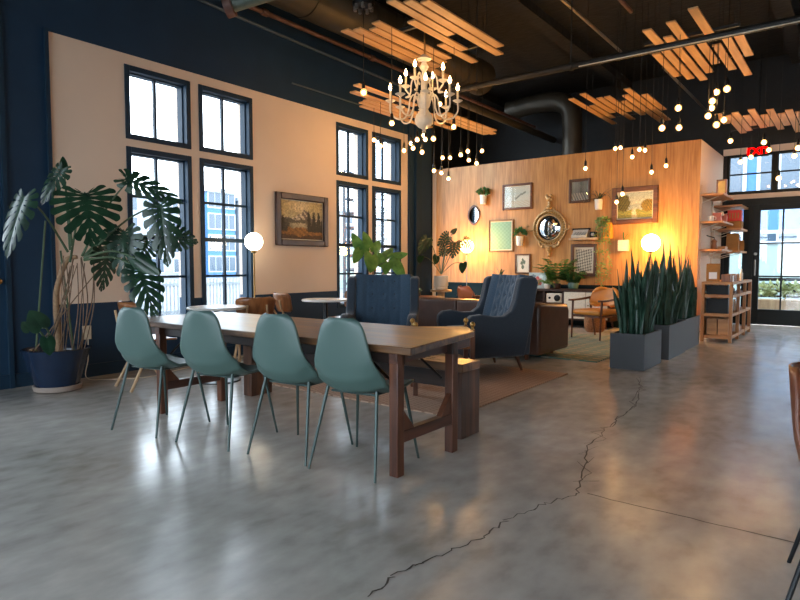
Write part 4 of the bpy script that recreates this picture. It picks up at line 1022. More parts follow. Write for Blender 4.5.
def wall_pot(label, x, z, style):
    t = thing('wall_planter', label, 'plant', (x, PY-.085, z), 0, 'white pots hung on the plywood wall')
    b = MB(); b.lathe([(.052, -.10), (.062, -.095), (.074, .085), (.074, .09), (.064, .09), (.06, .06), (.002, .06)], 22); b.build('pot', 'white_ceramic', t)
    b = MB(); b.box((-.02, .06, -.02), (.02, .083, .05)); b.build('bracket', 'white_ceramic', t)
    b = MB()
    if style == 'spike':
        for a in range(11):
            q = a*.57; strap(b, (0, 0, .07), (cos(q), min(.1, .6*sin(q))-.3, .9+.5*sin(a*2.1)), .20+.14*random.random(), .012, .9+.9*random.random())
        for q, l in ((-1, .3), (-.75, .36)): strap(b, (-.03, -.02, .07), (q, -.3, .35), l, .016, 2.6)
        b.build('leaves', 'leaf', t)
        b = MB()
        for a in (-.25, .05, .3, .55):
            b.tube([(0, 0, .07), (a*.35, -.02, .22), (a*.75, -.03, .33+.05*cos(a*9))], [.004, .003, .001], 5)
        b.build('dry_stem', 'root', t)
    else:
        clump(b, (0, -.01, .13), (.12, .06, .10), 130, .065); b.build('leaves', 'leaf_mid' if style == 'bush' else 'leaf_mid', t)
    return t
wall_pot('white wall pot of bushy green, topmost at the left of the gallery', -6.27, 2.51, 'bush')
wall_pot('white wall pot with small green plant between green print and round mirror', -5.43, 1.635, 'bush2')
wall_pot('white wall pot of spiky leaves and dry twigs left of the landscape', -3.855, 2.265, 'spike')

# ledge with its things
t = thing('wall_shelf', 'short floating wooden ledge carrying the typewriter', 'shelf', (-4.10, PY, 1.635))
b = MB(); b.box((-.27, -.20, -.02), (.27, -.002, .02)); b.build('ledge', 'pale_wood', t, bevel=.003)
t = thing('typewriter', 'old grey typewriter on the floating wooden ledge', 'typewriter', (-4.18, PY-.11, 1.655))
b = MB(); b.prism([(-.085, 0), (.085, 0), (.085, .15), (.03, .16), (-.02, .085), (-.085, .05)], 'x', -.15, .15); b.build('body', 'typewriter', t, bevel=.012)
b = MB(); b.tube([(-.17, .05, .165), (.17, .05, .165)], .02, 12); b.build('platen', 'black_plastic', t)
for i in range(3):
    b = MB()
    for j in range(8): b.lathe([(.009, 0), (.009, .008)], 8, (-.11+.031*j+.01*i, -.072+.026*i, .057+.021*i))
    b.build('keys', 'black_plastic', t)
t = thing('camera', 'small black box camera at the right end of the ledge', 'camera', (-3.94, PY-.1, 1.655))
b = MB(); b.cbox((0, 0, .055), (.11, .09, .11)); b.build('body', 'black_plastic', t, bevel=.008)
b = MB(); b.lathe([(.03, 0), (.03, .03), (.022, .032)], 14, M4=Matrix.Translation((.01, -.045, .055)) @ Ry); b.build('lens', 'pale_pipe', t)
t = thing('hanging_planter', 'amber box planter on the wall with long trailing vines', 'plant', (-3.71, PY-.10, 1.78))
b = MB(); b.cbox((.03, .03, 0), (.14, .13, .28)); b.build('planter', 'orange_pot', t, bevel=.006)
b = MB(); clump(b, (-.05, 0, .16), (.12, .07, .08), 70, .06); b.build('leaves', 'leaf_pale', t)
for i in range(9):
    b = MB(); x0 = -.13+.028*i; l = random.uniform(.5, .9)
    pts = bez([(x0*.5, -.03, .14), (x0-.03, -.06, .08), (x0-.03+.02*sin(i), -.06, -.2), (x0+.03*sin(i*2), -.05, -.2-l*.6), (x0+.04*cos(i*3), -.05, -.1-l)], 5)
    b.tube(pts, .0025, 4, cap=False)
    for p in pts[2::2]: clump(b, p, (.03, .015, .03), 4, .045, 1)
    b.build('vine', 'leaf_pale', t)
t = thing('wall_planter', 'square white printed wall planter under the landscape painting', 'plant', (-3.40, PY-.06, 1.50))
b = MB(); b.cbox((0, 0, 0), (.17, .11, .20)); b.build('pot', 'off_white', t, bevel=.006)
b = MB()
for a in (-.3, .4, 1, 1.5, 2.2): strap(b, (0, 0, .09), (cos(a), -.25, .5+.4*sin(a*2)), .26, .012, 1.2)
b.build('leaves', 'leaf_mid', t)
# ------------------------------------------------------------------ console against the plywood wall
t = thing('console_cabinet', 'low dark console with cream door panels against the plywood wall', 'cabinet', (-4.72, 10.87, 0))
b = MB(); b.box((-1.28, -.24, .66), (1.28, .24, .70)); b.build('top', 'dark_wood', t, bevel=.004)
b = MB(); b.box((-1.25, .20, .14), (1.25, .23, .66)); b.box((-1.25, -.22, .14), (1.25, .22, .17)); b.box((-1.25, -.22, .42), (.36, .20, .445))
for x in (-1.25, -.62, -.02, .36, 1.21): b.box((x, -.22, .14), (x+.035, .22, .66))
b.build('carcass', 'dark_wood', t)
for x0, x1 in ((.405, .80), (.81, 1.20)):
    b = MB(); b.box((x0, -.235, .175), (x1, -.215, .655)); d = b.build('door', 'off_white', t, bevel=.003, seg=1)
    q = MB(); q.ball((x0+.05, -.245, .42), .014, 8); q.build('knob', 'brass', d)
for x in (-1.15, 1.15):
    for y in (-.18, .18):
        b = MB(); b.tube([(x, y, .14), (x*1.02, y, 0)], [.022, .014], 8); b.build('leg', 'walnut', t)
t = thing('radio', 'small white radio with round black dial in the open bay of the console', 'radio', (-4.53, 10.74, .4455))
b = MB(); b.cbox((0, 0, .09), (.30, .14, .175)); b.build('body', 'white_ceramic', t, bevel=.012)
b = MB(); b.lathe([(.06, 0), (.06, .015), (.05, .02)], 24, M4=Matrix.Translation((.07, -.07, .09)) @ Ry); b.build('dial', 'black_plastic', t)
b = MB(); b.lathe([(.022, 0), (.022, .012)], 16, M4=Matrix.Translation((-.08, -.07, .09)) @ Ry); b.build('knob', 'black_plastic', t)

t = thing('print_canvas', 'small white canvas with pink flower print leaning on the console', 'picture', (-4.93, 10.83, .703))
b = MB(); b.cbox((0, .012, .15), (.36, .022, .30)); b.build('canvas', 'off_white', t)
def flower(u, v):
    c = L3('#b9c4c0')
    for x, y, s, h in ((.5, .55, .2, '#d0605c'), (.45, .5, .11, '#e08a80'), (.7, .75, .12, '#dfe6e2'), (.25, .75, .14, '#6f7f86'), (.62, .3, .12, '#c85a58'), (.25, .25, .13, '#4e5f58')):
        if ((u-x)**2+(v-y)**2)**.5 < s*(1+.3*wob(math.atan2(v-y, u-x), 5)): c = L3(h)
    return c
picture_mesh('picture', .355, .295, flower, t, y=-.001, z0=.15)
def fern(name, label, loc, ph, pr, pm, nl, ll, w, mleaf, up=.9, droop=.9, cat='plant', group=None, spread=1):
    t = thing(name, label, cat, loc, 0, group)
    b = MB(); b.lathe([(pr*.7, 0), (pr*.85, .01), (pr, ph*.8), (pr*.95, ph), (pr*.82, ph), (pr*.8, ph*.85), (.002, ph*.85)], 20); b.build('pot', pm, t)
    for k in range(nl):
        q = 2*pi*k/nl+random.uniform(-.2, .2); l = ll*random.uniform(.7, 1.15); b = MB()
        d = Vector((cos(q)*spread, sin(q)*.4*spread, up*random.uniform(.6, 1.3))).normalized()
        pts = [Vector((0, 0, ph*.85))]; dd = d.copy()
        for i in range(8): dd = (d+Vector((0, 0, -droop*(i/7)**2*1.4))).normalized(); pts.append(pts[-1]+dd*l/8)
        b.tube(pts, .003, 4, cap=False)
        sd = d.cross(Vector((0, 0, 1))).normalized()
        for i, p in enumerate(pts[2:]):
            for sg in (-1, 1):
                e = (sd*sg+dd*.5+Vector((0, 0, -.15))).normalized(); ww = w*(1.1-.09*i)
                n_ = e.cross(Vector((0, .6, .8))).normalized()*ww*.4
                b.add([p, p+e*ww*.5+n_, p+e*ww, p+e*ww*.5-n_], [(0, 1, 2, 3)])
        b.build('frond', mleaf, t)
    return t
fern('potted_fern', 'tall yellow green leafy plant at the middle of the console', (-4.52, 10.80, .703), .10, .07, 'dark_wood', 15, .50, .15, 'leaf_bright', 1.7, .5)
fern('potted_fern', 'dense green plant in a teal pot at the right of the console', (-4.22, 10.83, .703), .12, .10, 'teal_pot', 15, .34, .10, 'leaf_mid', 1.3, .8)
fern('spider_plant', 'pale trailing spider plant spilling over the console edge by the canvas', (-4.70, 10.76, .703), .09, .06, 'white_ceramic', 10, .30, .05, 'leaf_pale', .8, 2.0)
t = thing('bird_of_paradise', 'pale pot with dark pointed leaves showing above the tufted armchair', 'plant', (-5.74, 10.84, .703))
b = MB(); b.lathe([(.05, 0), (.06, .01), (.10, .10), (.09, .19), (.05, .23), (.04, .235), (.03, .2), (.001, .2)], 20); b.build('vase', 'white_ceramic', t)
b = MB()
for a, l in ((-1.3, .30), (-.9, .34), (.5, .22), (1.1, .2), (-.2, .26), (.2, .2)): strap(b, (0, 0, .2), (sin(a), -.2, .55*cos(a)+.35), l, .022, .6)
b.build('leaves', 'leaf_dark', t)
t = thing('basket', 'brown woven basket on the floor behind the mustard armchair', 'basket', (-3.60, 10.25, 0))
b = MB(); b.lathe([(.13, 0), (.17, .05), (.18, .2), (.165, .28), (.15, .28), (.16, .2), (.14, .06), (.001, .05)], 24); b.build('body', 'basket', t)
b = MB(); b.tube(bez([(-.165, 0, .27), (-.12, 0, .36), (0, 0, .40), (.12, 0, .36), (.165, 0, .27)], 5), .01, 8); b.build('handle', 'basket', t)

# ------------------------------------------------------------------ split leaf plants
def monstera_leaf(b, base, tip, w, droop=.12, roll=0, splits=True, toward=(0, 0, 1.15)):
    base, tip = Vector(base), Vector(tip); ax = tip-base; L = ax.length; y = ax.normalized()
    n = (Vector(toward)-(base+tip)/2); n = (n-y*n.dot(y)).normalized()
    n = Matrix.Rotation(roll, 4, y) @ n; x = y.cross(n).normalized()
    out = [(.02, .02), (.22, -.13), (.42, -.04), (.50, .18), (.47, .42), (.36, .66), (.20, .86), (.06, .97), (0, 1.0)]
    mid = [(.0, .01), (0, .03), (0, .06), (0, .12), (0, .22), (0, .36), (0, .55), (0, .78), (0, 1)]
    def cr(P, t):
        t = max(0, t); i = min(int(t), len(P)-2); f = t-i; p = [P[max(i-1, 0)], P[i], P[i+1], P[min(i+2, len(P)-1)]]
        return [.5*((2*p[1][k])+(p[2][k]-p[0][k])*f+(2*p[0][k]-5*p[1][k]+4*p[2][k]-p[3][k])*f*f+(3*p[1][k]-p[0][k]-3*p[2][k]+p[3][k])*f**3) for k in (0, 1)]
    def place(sg, u, v):
        t = u*(len(out)-1); o = cr(out, t); m = cr(mid, t)
        px = m[0]+(o[0]-m[0])*v; py = m[1]+(o[1]-m[1])*(v**1.25)+.05*v*(1-v)
        zz = .10*px-droop*py*py-.35*px*px
        return base+x*(sg*px*w)+y*(py*L)+n*(zz*max(L, w))
    R = 10
    for sg in (-1, 1):
        for r in range(R):                           # one finger of the blade between two slits
            def fn(a, v, r=r):
                g = 0
                if splits and r < R-1:
                    q = max(0, min(1, (v-.46)/.3)); s_ = q*q*(3-2*q); g = .27*s_+.24*math.exp(-((v-.27)/.085)**2)
                lo = 0 if r == 0 else g; hi = g
                u = (r+.5+(a-.5)*(1-(hi if a > .5 else lo))+(.06*(1 if sg > 0 else 0) if 0 < r < R-1 else 0))/R
                e = (2*a-1)**2
                return place(sg, min(u, 1), v*(1-.07*e) if splits else v)
            b.grid(fn, 6, 16)
def petiole(base, crown, r=.007, sag=.06):
    a, c = Vector(crown), Vector(base); m = a.lerp(c, .55)+Vector((0, 0, sag)); return bez([a, m, c], 8)
PB = Vector((-5.85, 2.45, 0))
t = thing('monstera_plant', 'tall split leaf monstera in a dark navy pot at the left', 'plant', PB)
b = MB(); b.lathe([(.165, 0), (.195, .01), (.205, .05), (.194, .055), (.188, .03), (.001, .03)], 36); b.build('saucer', 'saucer', t)
b = MB(); b.lathe([(.16, .032), (.175, .04), (.278, .365), (.288, .385), (.276, .39), (.262, .375), (.255, .33), (.001, .33)], 40); b.build('pot', 'navy_pot', t)
b = MB(); b.lathe([(.252, .331), (.15, .35), (.001, .355)], 24); b.build('soil', 'soil', t)
for i, (bs, tp, w) in enumerate(MONSTERA):
    b = MB(); monstera_leaf(b, Vector(bs)-PB, Vector(tp)-PB, w, .10 if i else .04, {1: 1.0, 2: .95, 3: -.35, 6: .6, 9: -.7}.get(i, .12*sin(i*2.1)), i not in (10, 13, 14, 15, 7), Vector((0, 0, 1.15))-PB)
    b.build('leaf', 'leaf', t)
for i, (cr_, bs, _) in enumerate(STEMS):
    b = MB(); b.tube(petiole(Vector(bs)-PB, Vector(cr_)-PB), [.011-.005*q/16 for q in range(17)], 8); b.build('stem', 'stem', t)
CR = Vector((-5.63, 2.47, 1.19))-PB
b = MB(); b.tube(bez([(-.02, .03, .35), (.0, .02, .55), (.02, .0, .75), (.10, -.02, .95), CR, CR+Vector((.08, .05, .03))], 7), [.032-.0004*i for i in range(36)], 10); b.build('trunk', 'bark', t)
for i in range(16):
    b = MB(); top = CR+Vector((random.uniform(-.05, .2), random.uniform(-.06, .30), random.uniform(-.06, .05)))
    a = random.uniform(0, 6.3); bt_ = Vector((.2*cos(a), .2*sin(a), .35)) if i % 3 else Vector((top.x*.6+.02, top.y*.7, .36))
    mid_ = top.lerp(bt_, .5)+Vector((random.gauss(0, .03), random.gauss(0, .03), random.gauss(0, .05)))
    b.tube(bez([top, mid_, bt_], 8), random.uniform(.003, .0065), 6); b.build('aerial_root', 'root', t)
for p, q in (((-.14, -.12, .36), (-.02, -.05, 1.55)), ((.12, .1, .35), (.10, .02, 1.28))):
    b = MB(); b.tube([p, q], .009, 8); b.build('stake', 'stem', t)
t = thing('power_outlet', 'beige outlet plate on the navy wainscot right of the monstera pot', 'outlet', (WX+.001, 2.92, .46))
b = MB(); b.box((0, -.045, -.07), (.008, .045, .07)); b.build('plate', 'plate', t, bevel=.003)
for z in (-.03, .03):
    b = MB(); b.lathe([(.016, 0), (.016, .003)], 14, M4=Matrix.Translation((.008, 0, z)) @ Matrix.Rotation(pi/2, 4, 'Y')); b.build('socket', 'plate', t)
b = MB(); b.tube(bez([(WX+.03, 2.92, .42), (WX+.06, 2.90, .2), (WX+.12, 2.85, .02), (-5.95, 2.95, .008), (-5.75, 3.3, .008), (-5.9, 3.8, .008), (-5.98, 4.7, .03)], 8), .005, 6)
tag(b.build('floor_cord', 'plate'), 'pale extension cord lying on the floor along the navy wainscot', 'extension cord')
t = thing('door_knob', 'small brass knob on the navy wall at the left edge', 'knob', (WX+.001, 2.13, 1.0))
b = MB(); b.lathe([(.028, 0), (.028, .006), (.012, .01), (.012, .03), (.026, .04), (.028, .055), (.016, .066), (.001, .068)], 18, M4=Matrix.Rotation(pi/2, 4, 'Y')); b.build('knob', 'brass', t)

FB = Vector((-5.53, 6.58, 0))
t = thing('fiddle_leaf_fig', 'broad leaved green plant rising behind the front facing blue armchair', 'plant', FB)
b = MB(); b.lathe([(.13, 0), (.17, .02), (.20, .38), (.19, .40), (.17, .40), (.165, .34), (.001, .34)], 28); b.build('pot', 'white_ceramic', t)
b = MB(); b.tube(bez([(0, 0, .34), (.02, .01, .7), (.0, .02, 1.0), (.03, .0, 1.2)], 8), [.022-.0004*i for i in range(25)], 10); b.tube(bez([(.01, .01, .8), (.10, .10, 1.0), (.20, .18, 1.14)], 8), .012, 8); b.build('trunk', 'bark', t)
for i, (bs, tp, w) in enumerate(FIDDLE):
    b = MB(); monstera_leaf(b, Vector(bs)-FB, Vector(tp)-FB, w*1.15, .1, .5*sin(i*1.7), False, Vector((0, 0, 1.15))-FB); b.build('leaf', 'leaf_bright' if i != 10 else 'leaf_mid', t)
    c = Vector((.03, 0, 1.1)) if Vector(bs).y < 6.75 else Vector((.18, .16, 1.12))
    b = MB(); b.tube(petiole(Vector(bs)-FB, c, sag=.02), .005, 6); b.build('stem', 'stem', t)

LB = Vector((-6.08, 9.20, 0))
t = thing('plant_stand', 'small round wooden pedestal stand in the dark corner of the lounge', 'stool', LB)
b = MB(); b.lathe([(.19, .66), (.20, .665), (.20, .695), (.19, .70)], 28); b.build('top', 'pale_wood', t)
b = MB(); b.lathe([(.16, 0), (.16, .02), (.07, .05), (.055, .3), (.07, .659)], 20); b.build('pedestal', 'pale_wood', t)
PB2 = LB+Vector((0, 0, .70))
t = thing('monstera_plant', 'monstera in a white pot on the pedestal stand before the glowing lamp', 'plant', PB2)
b = MB(); b.lathe([(.09, 0), (.12, .01), (.12, .06)], 28); b.lathe([(.12, .062), (.13, .07), (.13, .25), (.12, .25), (.115, .22), (.001, .22)], 28); b.build('pot', 'white_ceramic', t)
for i, (bs, tp, w) in enumerate(LMON):
    b = MB(); monstera_leaf(b, Vector(bs)-PB2, Vector(tp)-PB2, w*1.15, .1, .5*sin(i*2.3), i in (0, 2, 3, 4, 7), Vector((0, 0, 1.15))-PB2); b.build('leaf', 'leaf', t)
    b = MB(); b.tube(petiole(Vector(bs)-PB2, Vector((.0, 0, .28)), sag=.08), .006, 6); b.build('stem', 'stem', t)
t = thing('coffee_table', 'low round wooden table with a succulent beside the dark pier', 'table', (-5.62, 7.95, .012))
b = MB(); b.lathe([(.34, .60), (.35, .605), (.35, .625), (.34, .63)], 36); b.build('tabletop', 'bentwood', t)
for i in range(3):
    a = 2*pi*i/3+.4; b = MB(); b.tube([(.2*cos(a), .2*sin(a), .60), (.3*cos(a), .3*sin(a), 0)], [.018, .012], 8); b.build('leg', 'walnut', t)
t = thing('succulent', 'small spiky pale succulent on the round table beside the dark pier', 'plant', (-5.66, 7.86, .642))
b = MB(); b.lathe([(.04, 0), (.06, .02), (.065, .06), (.055, .06), (.001, .05)], 18); b.build('pot', 'dark_wood', t)
b = MB()
for i in range(14): strap(b, (0, 0, .05), (cos(i*2.4), sin(i*2.4), .4+.08*i), .12, .013, .2)
b.build('leaves', 'leaf_pale', t)

# ------------------------------------------------------------------ snake plants in grey boxes
def snake_box(label, x0, x1, y0, y1, h, n, hl):
    cx, cy = (x0+x1)/2, (y0+y1)/2; t = thing('snake_plant', label, 'plant', (cx, cy, 0), 0, 'grey planter boxes of snake plants')
    w, d = (x1-x0)/2, (y1-y0)/2; b = MB(); e = .022
    b.box((-w, -d, 0), (w, d, .03))
    for a, c in (((-w, -d), (w, -d+e)), ((-w, d-e), (w, d)), ((-w, -d+e), (-w+e, d-e)), ((w-e, -d+e), (w, d-e))): b.box((a[0], a[1], .03), (c[0], c[1], h))
    b.build('planter_box', 'grey_planter', t)
    b = MB(); b.box((-w+e, -d+e, .03), (w-e, d-e, h-.05)); b.build('soil', 'soil', t)
    for i in range(n):
        px, py = random.uniform(-w+.07, w-.07), random.uniform(-d+.08, d-.08); H = hl*random.choice([.55, .7, .78, .85, .92, 1, 1.08]) * random.uniform(.94, 1.04)
        if i < 2: H = hl*1.26
        a = random.uniform(0, 6.3); lx, ly = random.gauss(0, .055)+px*.18, random.gauss(0, .07)+py*.12; wd = random.uniform(.022, .036)
        tw = random.uniform(-.8, .8); vs = []; K = 9
        for k in range(K+1):
            q = k/K; ww = max(.001, wd*(.62+.75*q)*(1-q**4) if q < .6 else wd*1.07*(1-((q-.6)/.4)**1.7))
            aa = a+tw*q; s_ = Vector((cos(aa), sin(aa), 0)); nn = Vector((-sin(aa), cos(aa), 0))
            c = Vector((px+lx*q*q, py+ly*q*q, h-.06+H*q)); vs += [c-s_*ww+nn*ww*.35, c, c+s_*ww+nn*ww*.35]
        b = MB(); b.add(vs, [f for k in range(K) for f in ((3*k, 3*k+1, 3*k+4, 3*k+3), (3*k+1, 3*k+2, 3*k+5, 3*k+4))]); b.build('leaf', 'leaf_dark', t, solid=.004)
snake_box('grey planter box of snake plants nearest the camera', -2.19, -1.82, 6.74, 7.44, .395, 56, .80)
snake_box('middle grey planter box of snake plants', -2.17, -1.80, 7.72, 8.60, .42, 56, .86)
snake_box('farthest grey planter box of snake plants next to the pine shelf unit', -2.19, -1.82, 8.68, 9.55, .42, 50, .84)

# ------------------------------------------------------------------ pine shelf unit with goods
SX0, SX1, SY0, SY1 = -1.88, -1.46, 9.93, 11.85
t = thing('shelf_unit', 'low open pine shelf unit beyond the planters', 'shelf', ((SX0+SX1)/2, (SY0+SY1)/2, 0))
w, d = (SX1-SX0)/2, (SY1-SY0)/2
for x in (-w, w-.045):
    for y in (-d, -d/3, d/3, d-.045):
        b = MB(); b.box((x, y, 0), (x+.045, y+.045, .86)); b.build('post', 'shelf_post', t, bevel=.003, seg=1)
LEV = [(.055, 'shelf'), (.385, 'shelf'), (.665, 'shelf'), (.86, 'top')]
for z, nm in LEV:
    b = MB(); b.box((-w, -d, z), (w, d, z+.04)) if nm == 'top' else b.box((-w+.005, -d+.005, z), (w-.005, d-.005, z+.045)); b.build(nm, 'shelf_wood', t, bevel=.003, seg=1)
b = MB(); b.box((-w+.002, -d+.02, .10), (-w+.02, d-.02, .86)); b.build('back_panel', 'shelf_wood', t)
SC = Vector(((SX0+SX1)/2, 0, 0))
def crate(label, x, y, z, sx, sy, sz, mt, cat='box', name='crate', open_=True):
    t = thing(name, label, cat, (x, y, z)); b = MB(); e = .012
    if open_:
        b.box((-sx/2, -sy/2, 0), (sx/2, sy/2, e)); b.box((-sx/2, -sy/2, e), (sx/2, -sy/2+e, sz)); b.box((-sx/2, sy/2-e, e), (sx/2, sy/2, sz))
        b.box((-sx/2, -sy/2+e, e), (-sx/2+e, sy/2-e, sz)); b.box((sx/2-e, -sy/2+e, e), (sx/2, sy/2-e, sz)); b.build('body', mt, t)
    else: b.box((-sx/2, -sy/2, 0), (sx/2, sy/2, sz)); b.build('body', mt, t, bevel=.006)
    return t
mx_ = (SX0+SX1)/2
crate('black crate on the upper shelf of the pine unit', mx_, 10.12, .711, .29, .30, .13, 'black_plastic')
crate('large black bin filling the middle shelf of the pine unit', mx_, 10.13, .431, .29, .32, .21, 'black_plastic')
for i, (y, x, l) in enumerate(((10.22, mx_-.075, 'left one of two wooden bins on the bottom shelf of the pine unit'), (10.22, mx_+.075, 'right one of two wooden bins on the bottom shelf of the pine unit'))):
    crate(l, x, y, .101, .135, .36, .24, 'shelf_wood')
def bottle(label, x, y, z, r, h, mt, cat='bottle', name='bottle'):
    t = thing(name, label, cat, (x, y, z)); b = MB(); b.lathe([(r*.9, 0), (r, .006), (r, h*.6), (r*.45, h*.75), (r*.36, h*.95), (r*.4, h*.96)], 16); b.build('body', mt, t)
    b = MB(); b.lathe([(r*.42, h*.962), (r*.42, h)], 12); b.build('cap', 'black_plastic', t)
bottle('amber bottle on the aisle side of the pine unit, upper shelf', -1.55, 10.45, .711, .04, .13, 'leather')
bottle('dark bottle on the aisle side of the pine unit, middle shelf near the camera end', -1.56, 10.42, .431, .042, .20, 'black_plastic')
bottle('pale bottle on the aisle side of the pine unit, middle shelf', -1.56, 10.80, .431, .04, .18, 'white_ceramic')
t = thing('wooden_paddle', 'brown rounded serving board standing on the bottom shelf of the pine unit', 'board', (-1.56, 10.52, .101))
b = MB(); b.prism([(.09*sin(2*pi*i/20), .11-.10*cos(2*pi*i/20)) for i in range(20)], 'x', -.01, .01); b.build('board', 'bentwood', t, bevel=.003, seg=1)
b = MB(); b.box((-.009, -.02, .195), (.009, .02, .265)); b.build('handle', 'bentwood', t)
crate('white carton on the bottom shelf of the pine unit, street end', -1.54, 10.80, .101, .10, .16, .12, 'white_top', open_=False, name='carton')
# on top of the unit
def bag(label, x, y, z, sx, sy, sz, mt, rz=0, lab=None, group=None):
    t = thing('paper_bag', label, 'bag', (x, y, z), rz, group); b = MB()
    b.add([(-sx/2, -sy/2, 0), (sx/2, -sy/2, 0), (sx/2, sy/2, 0), (-sx/2, sy/2, 0), (-sx/2*1.02, -sy/2, sz*.6), (sx/2*1.02, -sy/2, sz*.6), (sx/2*1.02, sy/2, sz*.6), (-sx/2*1.02, sy/2, sz*.6), (-sx/2, -.006, sz), (sx/2, -.006, sz), (sx/2, .006, sz), (-sx/2, .006, sz)],
          [(0, 3, 2, 1)]+[(a+i, a+(i+1) % 4, a+4+(i+1) % 4, a+4+i) for a in (0, 4) for i in range(4)]+[(8, 9, 10, 11)]); b.build('body', mt, t, bevel=.004)
    if lab:
        b = MB(); b.box((-sx*.3, -sy/2-.003, sz*.15), (sx*.3, -sy/2-.0005, sz*.52)); b.build('sticker', lab, t)
    return t
bag('tan kraft bag with pale sticker on the pine unit top', -1.765, 10.14, .90, .18, .09, .27, 'kraft', 8, 'white_top')
for i, (y, x, l) in enumerate(((10.10, -1.585, 'first small brown carton from the camera end on the pine unit top'), (10.34, -1.59, 'second small brown carton on the pine unit top'), (10.58, -1.59, 'third small brown carton on the pine unit top'), (10.82, -1.59, 'small brown carton at the street end of the pine unit top'))):
    tt = crate(l, x+.012, y, .90, .12, .17, .11, 'kraft' if i % 2 else 'bentwood', open_=False, name='carton'); tt['group'] = 'brown cartons on the pine unit'
bottle('slim clear bottle at the street end of the pine unit top', -1.50, 10.97, .90, .022, .19, 'white_ceramic')
t = thing('price_card', 'white card standing at the aisle edge of the pine unit top', 'card', (-1.50, 10.22, .94)); b = MB(); b.box((-.006, -.06, -.04), (.002, .06, .05)); b.build('card', 'white_top', t)

# ------------------------------------------------------------------ shelves on the end of the plywood block
def wshelf(label, y0, y1, z, x1):
    t = thing('wall_shelf', label, 'shelf', (-2.178, (y0+y1)/2, z), 0, 'timber shelves on the beige end wall'); b = MB()
    b.box((0, y0-(y0+y1)/2, -.018), (x1+2.178, y1-(y0+y1)/2, .018)); b.build('board', 'shelf_wood', t, bevel=.003, seg=1)
    for y in (y0+.12, y1-.12):
        q = MB(); yy = y-(y0+y1)/2; q.tube([(0, yy, -.12), ((x1+2.178)*.75, yy, -.02)], .007, 6); q.tube([(.006, yy, -.13), (.006, yy, -.019)], .007, 6); q.build('bracket', 'white_paint', t)
A0, A1, B0, B1 = 11.22, 12.25, 12.36, 13.15
for z, l in ((2.33, 'top'), (1.87, 'middle'), (1.40, 'bottom')): wshelf(l+' timber shelf of the nearer column on the beige end wall', A0, A1, z, -1.83)
for z, l in ((2.22, 'top'), (1.80, 'middle'), (1.39, 'bottom')): wshelf(l+' timber shelf of the farther column by the street wall', B0, B1, z, -1.72)
for y in (A0+.03, A1-.03):
    q = MB(); q.box((-2.176, y-.02, .9), (-2.158, y+.02, 2.5)); tag(q.build('shelf_rail', 'drywall'), 'upright wall rail at the %s end of the nearer shelves' % ('camera' if y < 11.5 else 'street'), 'rail')
t = thing('gold_frame', 'small golden framed box standing on the topmost end wall shelf', 'picture', (-1.95, 11.75, 2.348))
b = MB()
for a, c in (((-.08, 0), (-.055, .28)), ((.055, 0), (.08, .28)), ((-.055, 0), (.055, .025)), ((-.055, .255), (.055, .28))): b.box((a[0], -.03, a[1]), (c[0], .03, c[1]))
b.build('frame', 'bentwood', t)
b = MB(); b.box((-.055, -.01, .025), (.055, .01, .255)); b.build('panel', 'brass', t)
def cup(label, x, y, z, r, h, mt):
    t = thing('cup', label, 'cup', (x, y, z)); b = MB(); b.lathe([(r*.8, 0), (r*.9, .004), (r, h), (r*.9, h), (r*.8, .012), (.001, .012)], 18); b.build('body', mt, t)
    b = MB(); b.tube(bez([(r*.9, 0, h*.8), (r*1.5, 0, h*.75), (r*1.5, 0, h*.35), (r*.85, 0, h*.25)], 5), .005, 6); b.build('handle', mt, t)
cup('white cup at the camera end of the middle nearer shelf', -2.03, 11.32, 1.888, .05, .09, 'white_ceramic')
bag('pink packet left of its twin on the middle nearer shelf', -1.96, 11.46, 1.888, .13, .08, .15, 'pink_bag', 0, None, 'pink packets on the middle shelf')
bag('pink packet right of its twin on the middle nearer shelf', -1.95, 11.95, 1.888, .13, .08, .16, 'pink_bag', 0, None, 'pink packets on the middle shelf')
t = thing('horn_ornament', 'curved pale horn ornament standing between the pink packets', 'ornament', (-1.98, 11.70, 1.888))
b = MB(); b.lathe([(.04, 0), (.04, .02), (.012, .03), (.012, .12)], 14); b.build('stand', 'black_metal', t)
b = MB(); b.tube(bez([(-.08, 0, .34), (-.09, 0, .22), (-.02, 0, .13), (.08, 0, .15)], 7), [.006+.0014*i for i in range(22)], 8); b.build('horn', 'white_ceramic', t)
t = thing('grinder', 'dark hand grinder on the bottom nearer shelf', 'grinder', (-2.0, 11.5, 1.418))
b = MB(); b.lathe([(.05, 0), (.055, .01), (.04, .10), (.05, .14), (.02, .17)], 16); b.build('body', 'bentwood', t)
b = MB(); b.tube([(0, 0, .16), (0, 0, .20), (-.12, 0, .24)], .008, 8); b.build('crank', 'black_metal', t)
crate('low open wooden tray on the bottom nearer shelf, street end', -1.98, 12.0, 1.418, .18, .26, .06, 'shelf_wood', name='tray')
crate('brown carton under the red carton on the middle farther shelf', -1.85, 12.56, 1.818, .24, .22, .13, 'kraft', open_=False, name='carton')
tr = crate('bright red lettered carton on top of the brown one by the street wall', -1.85, 12.56, 1.949, .22, .20, .20, 'red_box', open_=False, name='carton')
b = MB()
for i in range(4): b.box((-.08+.045*i, -.104, .05), (-.06+.045*i, -.1005, .15))
b.build('lettering', 'kraft', tr)
bag('kraft paper bag, taller of the pair on the bottom farther shelf', -1.87, 12.52, 1.408, .20, .10, .32, 'kraft', 0, None, 'kraft bags on the farther shelf')
bag('kraft paper bag, wider and slumped one of the pair on the bottom farther shelf', -1.84, 12.82, 1.408, .22, .12, .20, 'kraft', 12, None, 'kraft bags on the farther shelf')

